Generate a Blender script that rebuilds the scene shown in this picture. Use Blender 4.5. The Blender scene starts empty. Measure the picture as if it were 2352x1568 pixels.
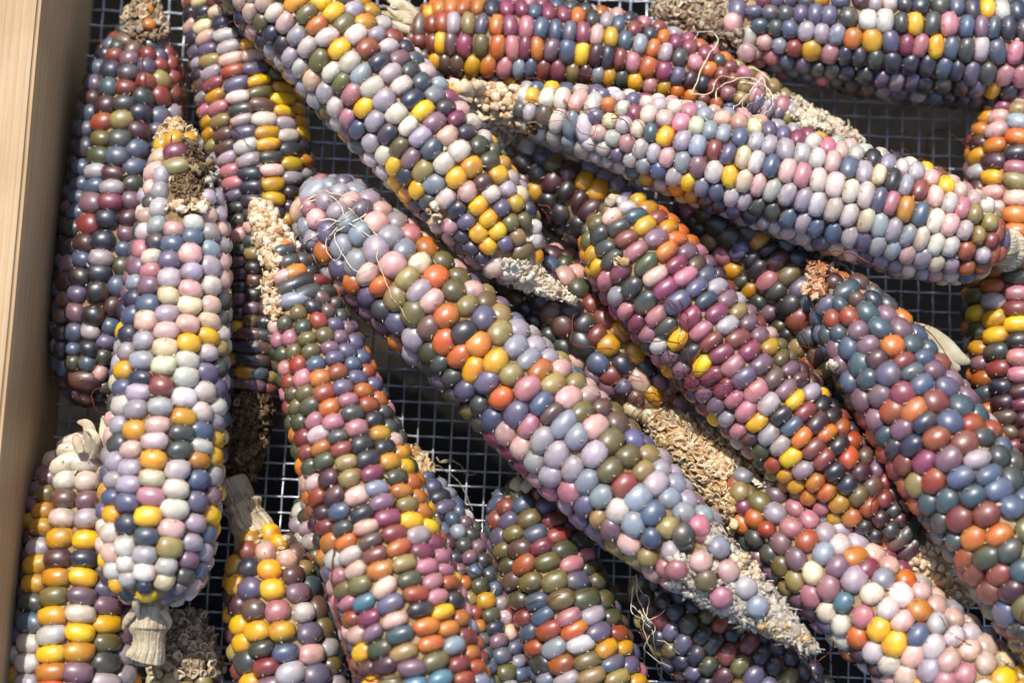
import bpy, bmesh, math, random
import numpy as np
from mathutils import Vector, Matrix, noise

scn = bpy.context.scene
COL = scn.collection
rad = math.radians

# ------------------------------------------------------------------ camera
PW, PH = 2352.0, 1568.0            # measuring grid used for the layout
F = 4704.0                         # focal length in grid units (72 mm on 36 mm)
DIST = 0.79
TILT, YAW = rad(11.0), rad(2.4)
RM = Matrix.Rotation(YAW, 3, 'Z') @ Matrix.Rotation(TILT, 3, 'X')
CAM = RM @ Vector((0, 0, DIST))
cd = bpy.data.cameras.new("camera"); cam = bpy.data.objects.new("camera", cd); COL.objects.link(cam)
cam.matrix_world = Matrix.Translation(CAM) @ RM.to_4x4()
cd.sensor_width = 36; cd.lens = 72; cd.clip_start = 0.01; cd.clip_end = 50
cd.dof.use_dof = True; cd.dof.focus_distance = 0.738; cd.dof.aperture_fstop = 6.3
scn.camera = cam

# ------------------------------------------------------------------ sky and sun
SUN_EL = rad(59)
SX, SY = -0.37, 0.93               # the sun stands beyond the top edge, a little left
w = bpy.data.worlds.new("World"); scn.world = w; w.use_nodes = True
nt = w.node_tree; bg = nt.nodes['Background']
sky = nt.nodes.new('ShaderNodeTexSky'); sky.sky_type = 'NISHITA'; sky.sun_disc = False
sky.sun_elevation = SUN_EL; sky.sun_rotation = math.atan2(SX, SY)
nt.links.new(sky.outputs[0], bg.inputs[0]); bg.inputs[1].default_value = 0.15
sky.dust_density = 1.3; sky.ozone_density = 0.7; sky.air_density = 0.9
sd = bpy.data.lights.new("sun", 'SUN'); sd.energy = 3.6; sd.angle = rad(0.6); sd.color = (1.0, 0.965, 0.92)
so = bpy.data.objects.new("sun", sd); COL.objects.link(so)
sv = Vector((SX * math.cos(SUN_EL), SY * math.cos(SUN_EL), math.sin(SUN_EL)))
so.rotation_euler = sv.to_track_quat('Z', 'Y').to_euler(); so.location = sv * 3
scn.view_settings.view_transform = 'Standard'; scn.view_settings.look = 'None'
scn.view_settings.exposure = 0.2; scn.view_settings.gamma = 1

# ------------------------------------------------------------------ helpers
RMT = RM.transposed()
def w2p(p):
    v = RMT @ (Vector(p) - CAM)
    return PW / 2 + F * v.x / -v.z, PH / 2 - F * v.y / -v.z
def p2w(u, v, z=0.0):
    d = RM @ Vector(((u - PW / 2) / F, -(v - PH / 2) / F, -1.0))
    t = (z - CAM.z) / d.z
    return CAM + d * t
def depth(p): return -(RMT @ (Vector(p) - CAM)).z

def tag(o, label=None, cat=None, group=None, kind=None):
    if label: o['label'] = label
    if cat: o['category'] = cat
    if group: o['group'] = group
    if kind: o['kind'] = kind
    return o
def link(name, me, parent=None, mat=None, smooth=True):
    if mat and not me.materials: me.materials.append(mat)
    if smooth: me.polygons.foreach_set('use_smooth', [True] * len(me.polygons))
    o = bpy.data.objects.new(name, me); COL.objects.link(o)
    if parent: o.parent = parent
    return o
def mesh(name, vs, fs):
    me = bpy.data.meshes.new(name); me.from_pydata([tuple(v) for v in vs], [], fs); me.update(); return me
def lin(r, g, b):
    def f(c):
        c /= 255.0
        return c / 12.92 if c <= 0.04045 else ((c + 0.055) / 1.055) ** 2.4
    return (f(r), f(g), f(b))

# ------------------------------------------------------------------ materials
def newmat(name, rough=0.8, spec=0.3):
    m = bpy.data.materials.new(name); m.use_nodes = True
    b = m.node_tree.nodes['Principled BSDF']
    b.inputs['Roughness'].default_value = rough; b.inputs['Specular IOR Level'].default_value = spec
    return m, m.node_tree, b
def N(nt, t, **k):
    n = nt.nodes.new(t)
    for a, v in k.items(): setattr(n, a, v)
    return n
def ramp(nt, src, stops):
    r = N(nt, 'ShaderNodeValToRGB'); e = r.color_ramp.elements
    while len(e) < len(stops): e.new(0.5)
    for i, (p, c) in enumerate(stops):
        e[i].position = p; e[i].color = (*c, 1)
    nt.links.new(src, r.inputs[0]); return r
def noisetex(nt, scale, detail=4, vec=None, rough=0.5, dist=0.0):
    n = N(nt, 'ShaderNodeTexNoise'); n.inputs['Scale'].default_value = scale
    n.inputs['Detail'].default_value = detail; n.inputs['Roughness'].default_value = rough
    n.inputs['Distortion'].default_value = dist
    if vec: nt.links.new(vec, n.inputs['Vector'])
    return n
def bump(nt, b, src, strength, dist):
    n = N(nt, 'ShaderNodeBump'); n.inputs['Strength'].default_value = strength; n.inputs['Distance'].default_value = dist
    nt.links.new(src, n.inputs['Height']); nt.links.new(n.outputs[0], b.inputs['Normal'])

def kernel_material():
    m, nt, b = newmat('kernel_skin', 0.5, 1.0)
    oi = N(nt, 'ShaderNodeObjectInfo'); tc = N(nt, 'ShaderNodeTexCoord')
    # each kernel looks up its own patch of the noise
    mul = N(nt, 'ShaderNodeVectorMath', operation='MULTIPLY_ADD')
    cmb = N(nt, 'ShaderNodeCombineXYZ')
    sc = N(nt, 'ShaderNodeMath', operation='MULTIPLY'); sc.inputs[1].default_value = 57.0
    nt.links.new(oi.outputs['Random'], sc.inputs[0])
    for i in range(3): nt.links.new(sc.outputs[0], cmb.inputs[i])
    mul.inputs[1].default_value = (1, 1, 1)
    nt.links.new(tc.outputs['Object'], mul.inputs[0]); nt.links.new(cmb.outputs[0], mul.inputs[2])
    n1 = noisetex(nt, 0.9, 2, mul.outputs[0])
    n0 = noisetex(nt, 0.55, 1, mul.outputs[0])          # two pigments grade into one another
    hr_ = N(nt, 'ShaderNodeMapRange'); hr_.inputs['From Min'].default_value = 0.35; hr_.inputs['From Max'].default_value = 0.65
    hr_.inputs['To Min'].default_value = 0.487; hr_.inputs['To Max'].default_value = 0.513; nt.links.new(n0.outputs[0], hr_.inputs['Value'])
    # pearly starch seen through the crown of the kernel: paler cloud there
    hsv = N(nt, 'ShaderNodeHueSaturation'); hsv.inputs['Saturation'].default_value = 1.0; hsv.inputs['Value'].default_value = 1.22
    nt.links.new(oi.outputs['Color'], hsv.inputs['Color'])
    hs2 = N(nt, 'ShaderNodeHueSaturation'); hs2.inputs['Saturation'].default_value = 1.1; hs2.inputs['Value'].default_value = 0.70
    nt.links.new(oi.outputs['Color'], hs2.inputs['Color'])
    nt.links.new(hr_.outputs[0], hs2.inputs['Hue']); nt.links.new(hr_.outputs[0], hsv.inputs['Hue'])
    sep = N(nt, 'ShaderNodeSeparateXYZ'); nt.links.new(tc.outputs['Object'], sep.inputs[0])
    ad = N(nt, 'ShaderNodeMath', operation='MULTIPLY_ADD'); ad.inputs[1].default_value = 1.5
    nt.links.new(n1.outputs[0], ad.inputs[0]); 
    zz = N(nt, 'ShaderNodeMath', operation='MULTIPLY'); zz.inputs[1].default_value = 0.75
    nt.links.new(sep.outputs[2], zz.inputs[0]); nt.links.new(zz.outputs[0], ad.inputs[2])
    mr = N(nt, 'ShaderNodeMapRange'); mr.interpolation_type = 'SMOOTHSTEP'
    mr.inputs['From Min'].default_value = 0.75; mr.inputs['From Max'].default_value = 1.55
    nt.links.new(ad.outputs[0], mr.inputs['Value'])
    mx = N(nt, 'ShaderNodeMix', data_type='RGBA')
    nt.links.new(mr.outputs[0], mx.inputs['Factor']); rim = N(nt, 'ShaderNodeMix', data_type='RGBA'); rim.inputs['Factor'].default_value = 0.08; rim.inputs['B'].default_value = (0.52, 0.33, 0.24, 1); nt.links.new(hs2.outputs[0], rim.inputs['A']); nt.links.new(rim.outputs['Result'], mx.inputs['A']); nt.links.new(hsv.outputs[0], mx.inputs['B'])
    # faint warm flush on some kernels
    n2 = noisetex(nt, 0.6, 1, mul.outputs[0])
    mr2 = N(nt, 'ShaderNodeMapRange'); mr2.inputs['From Min'].default_value = 0.56; mr2.inputs['From Max'].default_value = 0.74
    mr2.inputs['To Max'].default_value = 0.22; nt.links.new(n2.outputs[0], mr2.inputs['Value'])
    mx2 = N(nt, 'ShaderNodeMix', data_type='RGBA'); mx2.inputs['B'].default_value = (0.42, 0.21, 0.07, 1)
    nt.links.new(mr2.outputs[0], mx2.inputs['Factor']); nt.links.new(mx.outputs['Result'], mx2.inputs['A'])
    # fine dust specks
    n3 = noisetex(nt, 17, 2, mul.outputs[0])
    mr3 = N(nt, 'ShaderNodeMapRange'); mr3.inputs['From Min'].default_value = 0.70; mr3.inputs['From Max'].default_value = 0.76
    mr3.inputs['To Max'].default_value = 0.5; nt.links.new(n3.outputs[0], mr3.inputs['Value'])
    mx3 = N(nt, 'ShaderNodeMix', data_type='RGBA'); mx3.inputs['B'].default_value = (0.6, 0.5, 0.38, 1)
    nt.links.new(mr3.outputs[0], mx3.inputs['Factor']); nt.links.new(mx2.outputs['Result'], mx3.inputs['A'])
    nt.links.new(mx3.outputs['Result'], b.inputs['Base Color'])
    b.inputs['Subsurface Weight'].default_value = 0.85
    b.inputs['Subsurface Radius'].default_value = (1.0, 0.7, 0.5)
    b.inputs['Subsurface Scale'].default_value = 0.0024
    b.inputs['Coat Weight'].default_value = 0.6; b.inputs['Coat Roughness'].default_value = 0.32
    n4 = noisetex(nt, 3.0, 3, mul.outputs[0])
    rr = N(nt, 'ShaderNodeMapRange'); rr.inputs['To Min'].default_value = 0.34; rr.inputs['To Max'].default_value = 0.58
    r4 = N(nt, 'ShaderNodeMath', operation='MULTIPLY_ADD'); r4.inputs[1].default_value = 0.5; h4 = N(nt, 'ShaderNodeMath', operation='MULTIPLY'); h4.inputs[1].default_value = 0.5
    nt.links.new(oi.outputs['Random'], h4.inputs[0]); nt.links.new(n4.outputs[0], r4.inputs[0]); nt.links.new(h4.outputs[0], r4.inputs[2]); nt.links.new(r4.outputs[0], rr.inputs['Value']); nt.links.new(rr.outputs[0], b.inputs['Roughness'])
    n5 = noisetex(nt, 9.0, 3, mul.outputs[0])
    bump(nt, b, n5.outputs[0], 0.12, 0.0004)
    return m

def chaff_material(name, cols, scale=350, rough=0.85, bstr=0.6, sss=0.1):
    m, nt, b = newmat(name, rough, 0.2)
    tc = N(nt, 'ShaderNodeTexCoord'); n1 = noisetex(nt, scale, 5, tc.outputs['Object'], 0.65)
    g = N(nt, 'ShaderNodeNewGeometry')
    av = N(nt, 'ShaderNodeMath', operation='MULTIPLY_ADD'); av.inputs[1].default_value = 0.45
    s2 = N(nt, 'ShaderNodeMath', operation='MULTIPLY_ADD'); s2.inputs[1].default_value = 1.1; s2.inputs[2].default_value = -0.28
    nt.links.new(n1.outputs[0], s2.inputs[0])
    nt.links.new(g.outputs['Random Per Island'], av.inputs[0]); nt.links.new(s2.outputs[0], av.inputs[2])
    k = len(cols) - 1
    r = ramp(nt, av.outputs[0], [(0.05 + 0.9 * i / k, lin(*c)) for i, c in enumerate(cols)])
    nt.links.new(r.outputs[0], b.inputs['Base Color'])
    b.inputs['Subsurface Weight'].default_value = sss; b.inputs['Subsurface Scale'].default_value = 0.001
    n2 = noisetex(nt, scale * 5, 4, tc.outputs['Object'])
    bump(nt, b, n2.outputs[0], bstr, 0.0006)
    return m

MK = kernel_material()
MTIP = chaff_material('style_scar', [(190, 150, 105), (235, 215, 180)])
M_CREAM = chaff_material('dry_cream_chaff', [(150, 100, 60), (205, 170, 125), (238, 220, 190), (250, 240, 222)])
M_TAN = chaff_material('dry_tan_chaff', [(130, 85, 50), (195, 155, 105), (232, 208, 165), (248, 234, 204)])
M_BROWN = chaff_material('dark_brown_chaff', [(38, 28, 20), (84, 66, 46), (136, 114, 82), (188, 166, 128)])
M_GREY = chaff_material('grey_mould', [(122, 102, 78), (178, 164, 146), (210, 200, 184), (244, 228, 198)])
M_CRUST = chaff_material('brown_grey_crust', [(72, 50, 34), (132, 108, 82), (180, 162, 138), (212, 202, 186)])
M_RUST = chaff_material('rusty_chaff', [(120, 60, 30), (180, 110, 65), (225, 190, 150), (245, 232, 215)])
M_BONE = chaff_material('bone_cob_skin', [(150, 135, 115), (215, 195, 165), (240, 228, 205), (250, 242, 228)], 220)
M_CORE = chaff_material('cob_core', [(95, 72, 50), (160, 132, 98), (208, 184, 148)], 260)
M_FILM = chaff_material('papery_glume', [(150, 120, 85), (205, 182, 145), (228, 212, 185)], 200, 0.6, 0.2, 0.3)
M_HUSK = chaff_material('dry_husk', [(150, 128, 98), (205, 188, 155), (236, 224, 198)], 120, 0.65, 0.3, 0.3)
M_SILKR = chaff_material('red_silk', [(70, 28, 18), (125, 58, 38), (165, 92, 62)], 300, 0.5, 0.1)
M_SILKP = chaff_material('pale_silk', [(195, 170, 130), (232, 216, 180), (248, 240, 218)], 300, 0.5, 0.1)

def stalk_material():
    m, nt, b = newmat('fibrous_stalk', 0.75, 0.2)
    tc = N(nt, 'ShaderNodeTexCoord'); mp = N(nt, 'ShaderNodeMapping'); mp.inputs['Scale'].default_value = (1, 1, 1)
    nt.links.new(tc.outputs['UV'], mp.inputs[0]); mp.inputs['Scale'].default_value = (34, 1.6, 1)
    n1 = noisetex(nt, 1.0, 6, mp.outputs[0], 0.7)
    r = ramp(nt, n1.outputs[0], [(0.27, lin(85, 62, 44)), (0.40, lin(188, 164, 126)), (0.55, lin(228, 214, 184)), (0.8, lin(246, 238, 218))])
    n2 = noisetex(nt, 150, 4, tc.outputs['Object'])
    r2 = ramp(nt, n2.outputs[0], [(0.38, (0.35, 0.28, 0.22)), (0.5, (1, 1, 1))])
    mx = N(nt, 'ShaderNodeMix', data_type='RGBA', blend_type='MULTIPLY'); mx.inputs['Factor'].default_value = 0.45
    nt.links.new(r.outputs[0], mx.inputs['A']); nt.links.new(r2.outputs[0], mx.inputs['B'])
    nt.links.new(mx.outputs['Result'], b.inputs['Base Color'])
    bump(nt, b, n1.outputs[0], 0.8, 0.001)
    return m
M_STALK = stalk_material()

def wood_material():
    m, nt, b = newmat('pine_board', 0.6, 0.3)
    tc = N(nt, 'ShaderNodeTexCoord'); mp = N(nt, 'ShaderNodeMapping'); mp.inputs['Scale'].default_value = (1.0, 0.035, 1.0)
    nt.links.new(tc.outputs['Object'], mp.inputs[0])
    mp.inputs['Rotation'].default_value = (0.0, rad(24), 0.004)
    n0 = noisetex(nt, 14, 2, mp.outputs[0], 0.5)
    wv = N(nt, 'ShaderNodeTexWave'); wv.bands_direction = 'X'; wv.wave_profile = 'SAW'
    wv.inputs['Scale'].default_value = 120; wv.inputs['Distortion'].default_value = 3.5; wv.inputs['Detail'].default_value = 2
    wv.inputs['Detail Scale'].default_value = 1.2
    nt.links.new(mp.outputs[0], wv.inputs['Vector'])
    n1 = noisetex(nt, 900, 4, mp.outputs[0], 0.6)
    r = ramp(nt, wv.outputs[0], [(0.0, lin(206, 177, 138)), (0.55, lin(201, 170, 130)), (0.9, lin(200, 165, 120)), (1.0, lin(194, 158, 112))])
    r1 = ramp(nt, n1.outputs[0], [(0.3, (0.80, 0.76, 0.70)), (0.6, (1, 1, 1))])
    mx = N(nt, 'ShaderNodeMix', data_type='RGBA', blend_type='MULTIPLY'); mx.inputs['Factor'].default_value = 0.8
    nt.links.new(r.outputs[0], mx.inputs['A']); nt.links.new(r1.outputs[0], mx.inputs['B'])
    n3 = noisetex(nt, 2200, 1, tc.outputs['Object'])        # dark dust specks
    r3 = ramp(nt, n3.outputs[0], [(0.25, (0.45, 0.36, 0.28)), (0.31, (1, 1, 1))])
    mx3 = N(nt, 'ShaderNodeMix', data_type='RGBA', blend_type='MULTIPLY'); mx3.inputs['Factor'].default_value = 0.7
    nt.links.new(mx.outputs['Result'], mx3.inputs['A']); nt.links.new(r3.outputs[0], mx3.inputs['B'])
    n4 = noisetex(nt, 30, 3, tc.outputs['Object'])
    r4 = ramp(nt, n4.outputs[0], [(0.35, (0.88, 0.84, 0.8)), (0.6, (1, 1, 1))])
    mx4 = N(nt, 'ShaderNodeMix', data_type='RGBA', blend_type='MULTIPLY'); mx4.inputs['Factor'].default_value = 0.8
    nt.links.new(mx3.outputs['Result'], mx4.inputs['A']); nt.links.new(r4.outputs[0], mx4.inputs['B'])
    nt.links.new(mx4.outputs['Result'], b.inputs['Base Color'])
    n5 = noisetex(nt, 55, 3, tc.outputs['Object'], 0.5, 1.5); r5 = ramp(nt, n5.outputs[0], [(0.30, (0, 0, 0)), (0.36, (1, 1, 1))])
    ad5 = N(nt, 'ShaderNodeMath', operation='MULTIPLY_ADD'); ad5.inputs[1].default_value = 1.5; nt.links.new(r5.outputs[0], ad5.inputs[0]); nt.links.new(n1.outputs[0], ad5.inputs[2])
    bump(nt, b, ad5.outputs[0], 0.3, 0.0004)
    return m
def wire_material():
    m, nt, b = newmat('galvanised_wire', 0.38, 0.5)
    tc = N(nt, 'ShaderNodeTexCoord'); n = noisetex(nt, 260, 3, tc.outputs['Object'])
    r = ramp(nt, n.outputs[0], [(0.3, (0.36, 0.38, 0.42)), (0.7, (0.70, 0.72, 0.76))])
    nt.links.new(r.outputs[0], b.inputs['Base Color']); b.inputs['Metallic'].default_value = 0.7
    r2 = ramp(nt, n.outputs[0], [(0.3, (0.55,) * 3), (0.7, (0.3,) * 3)]); nt.links.new(r2.outputs[0], b.inputs['Roughness'])
    return m
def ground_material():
    m, nt, b = newmat('shade_toned_soil', 0.95, 0.1)
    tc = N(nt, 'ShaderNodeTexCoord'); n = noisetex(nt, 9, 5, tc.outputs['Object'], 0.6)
    r = ramp(nt, n.outputs[0], [(0.42, (0.004, 0.0035, 0.003)), (0.62, (0.018, 0.014, 0.010)), (0.75, (0.05, 0.036, 0.022))])  # near-black tones put the tray's shadow into the soil colour
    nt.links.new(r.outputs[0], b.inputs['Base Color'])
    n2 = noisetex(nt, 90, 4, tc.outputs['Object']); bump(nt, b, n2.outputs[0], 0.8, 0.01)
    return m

# ------------------------------------------------------------------ ground, rail, wire screen
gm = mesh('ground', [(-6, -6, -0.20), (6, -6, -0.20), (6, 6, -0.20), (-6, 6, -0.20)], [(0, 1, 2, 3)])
tag(link('ground', gm, None, ground_material(), False), 'soil below the wire screen, the tray shade put into its colour', 'ground', kind='structure')

tray = bpy.data.objects.new('drying_tray', None); COL.objects.link(tray)
tag(tray, 'wooden drying tray with a woven wire screen floor under the corn cobs', 'tray')
RX = p2w(212, 0, 0).x; RH = 0.080
bm = bmesh.new()
bmesh.ops.create_cube(bm, size=1)
for v in bm.verts:
    v.co.x = RX - 0.019 + v.co.x * 0.038; v.co.y = 0.0 + v.co.y * 0.62; v.co.z = RH / 2 - 0.002 + v.co.z * (RH + 0.004)
bmesh.ops.bevel(bm, geom=[e for e in bm.edges if abs(e.verts[0].co.y - e.verts[1].co.y) > 0.1], offset=0.0014, segments=3, affect='EDGES')
long_e = [e for e in bm.edges if abs(e.verts[0].co.y - e.verts[1].co.y) > 0.1]
bmesh.ops.subdivide_edges(bm, edges=long_e, cuts=90)
for v in bm.verts:
    n_ = noise.noise(Vector((v.co.x * 60, v.co.y * 22, v.co.z * 60))); v.co.x += 0.00035 * n_; v.co.z += 0.0003 * n_
me = bpy.data.meshes.new('side_rail'); bm.to_mesh(me); bm.free()
rail = link('side_rail', me, tray, wood_material(), False)

PITCH, WR = 0.00635, 0.00042
def wire_mesh(length, phase, name):
    npts = int(length / (PITCH / 4)); vs = []; fs = []; S = 6
    for i in range(npts + 1):
        y = i * PITCH / 4
        z = WR * 1.05 * math.cos(math.pi * (y / PITCH) + phase * math.pi)
        for k in range(S):
            a = 2 * math.pi * k / S
            vs.append((WR * math.cos(a), y, z + WR * math.sin(a)))
        if i:
            for k in range(S):
                a0 = (i - 1) * S + k; a1 = (i - 1) * S + (k + 1) % S
                fs.append((a0, a1, a1 + S, a0 + S))
    return mesh(name, vs, fs)
MW = wire_material()
rng = random.Random(3)
X0 = RX - 0.001; X1 = p2w(PW + 60, 700, 0).x; Y0 = p2w(1000, PH + 40, 0).y; Y1 = p2w(1000, -40, 0).y
Y0 = math.floor(Y0 / PITCH) * PITCH; nx = int((X1 - X0) / PITCH) + 1; ny = int((Y1 - Y0) / PITCH) + 1
wm = [wire_mesh(max(ny, nx) * PITCH + 0.004, p, 'wire') for p in (0, 1)]
wy = [wire_mesh(ny * PITCH, p, 'wire') for p in (0, 1)]; wx = [wire_mesh(nx * PITCH, p, 'wire') for p in (0, 1)]
for i in range(nx):
    o = link('wire', wy[i % 2], tray, MW); o.location = (X0 + i * PITCH + rng.gauss(0, .00012), Y0, 0)
    o.rotation_euler = (0, 0, rng.gauss(0, .0022))
for j in range(ny):
    o = link('wire', wx[(j + 1) % 2], tray, MW); o.location = (X0, Y0 + j * PITCH + rng.gauss(0, .00012), 0)
    o.rotation_euler = (0, 0, -math.pi / 2 + rng.gauss(0, .0022))

# ------------------------------------------------------------------ kernel meshes (shared)
def kernel_mesh(kind, seed, hook):
    bm = bmesh.new(); bmesh.ops.create_icosphere(bm, subdivisions=3 if False else 2, radius=1)
    rs = random.Random(seed); e = {'boxy': 2.75, 'round': 2.25}[kind]
    off = Vector((rs.uniform(-9, 9), rs.uniform(-9, 9), rs.uniform(-9, 9)))
    dent = rs.choice((0, 0, 0, .10, .05)); skew = rs.uniform(-.13, .13)
    for v in bm.verts:
        d = v.co.normalized()
        s = (abs(d.x) ** e + abs(d.y) ** e) ** (1 / e)
        s2 = (s ** 2.25 + abs(d.z) ** 2.25) ** (1 / 2.25)
        q = d / s2
        q.x += skew * q.y * .8; q.x *= 1 + 0.10 * q.z; q.y *= 1 + 0.06 * q.z
        q *= 1 + 0.09 * noise.noise(q * 0.9 + off); q.z -= dent * math.exp(-(q.x * q.x + q.y * q.y) * 3.5)
        q.y += 0.05 * rs.choice((-1, 1)) * 0 + 0.07 * noise.noise(off + Vector((q.x * .8, 0, 0)))
        v.co = q
    me = bpy.data.meshes.new('kernel'); 
    nf = len(bm.faces)
    if hook:
        # dry style scar: a tiny pale curl toward the tip end of the kernel
        base = Vector((rs.uniform(-.15, .15), 0.62, 0.80)); pts = []
        a = rs.uniform(-.9, .9)
        for i in range(5):
            t = i / 4
            pts.append((base + Vector((math.sin(a) * 0.32 * t * t, 0.20 * math.cos(a) * t + .03, 0.13 * math.sin(t * 2.6) - .04)), 0.05 * (1 - 0.6 * t) + 0.010))
        rings = []
        for p, r_ in pts:
            rings.append([bm.verts.new(p + Vector((r_ * math.cos(q), r_ * math.sin(q) * 1.2, 0))) for q in (0, 2.1, 4.2)])
        for i in range(4):
            for k in range(3):
                f = bm.faces.new((rings[i][k], rings[i][(k + 1) % 3], rings[i + 1][(k + 1) % 3], rings[i + 1][k])); f.material_index = 1
        f = bm.faces.new(rings[-1]); f.material_index = 1
    bm.to_mesh(me); bm.free()
    me.materials.append(MK); me.materials.append(MTIP)
    me.polygons.foreach_set('use_smooth', [True] * len(me.polygons))
    return me
KM = {k: [kernel_mesh(k, 11 * i + (5 if k == 'boxy' else 900), i % 4 != 0) for i in range(14)] for k in ('boxy', 'round')}

# ------------------------------------------------------------------ colours read off the kernels
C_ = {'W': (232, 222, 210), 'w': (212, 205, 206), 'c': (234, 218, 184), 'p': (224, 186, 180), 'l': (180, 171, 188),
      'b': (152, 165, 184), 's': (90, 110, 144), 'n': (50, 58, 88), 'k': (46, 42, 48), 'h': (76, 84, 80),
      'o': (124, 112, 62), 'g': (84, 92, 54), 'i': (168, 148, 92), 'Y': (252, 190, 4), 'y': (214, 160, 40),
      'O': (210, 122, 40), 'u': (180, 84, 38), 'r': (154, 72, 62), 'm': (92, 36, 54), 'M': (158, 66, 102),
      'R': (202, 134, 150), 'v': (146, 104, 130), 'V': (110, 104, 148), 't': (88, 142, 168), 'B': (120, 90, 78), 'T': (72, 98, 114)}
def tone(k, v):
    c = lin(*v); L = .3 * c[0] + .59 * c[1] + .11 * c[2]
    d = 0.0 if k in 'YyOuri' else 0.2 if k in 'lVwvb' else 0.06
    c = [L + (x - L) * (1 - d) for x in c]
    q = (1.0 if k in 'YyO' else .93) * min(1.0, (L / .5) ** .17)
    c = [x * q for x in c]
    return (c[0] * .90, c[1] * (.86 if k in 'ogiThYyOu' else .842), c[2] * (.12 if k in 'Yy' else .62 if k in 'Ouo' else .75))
CL = {k: tone(k, v) for k, v in C_.items()}
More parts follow.
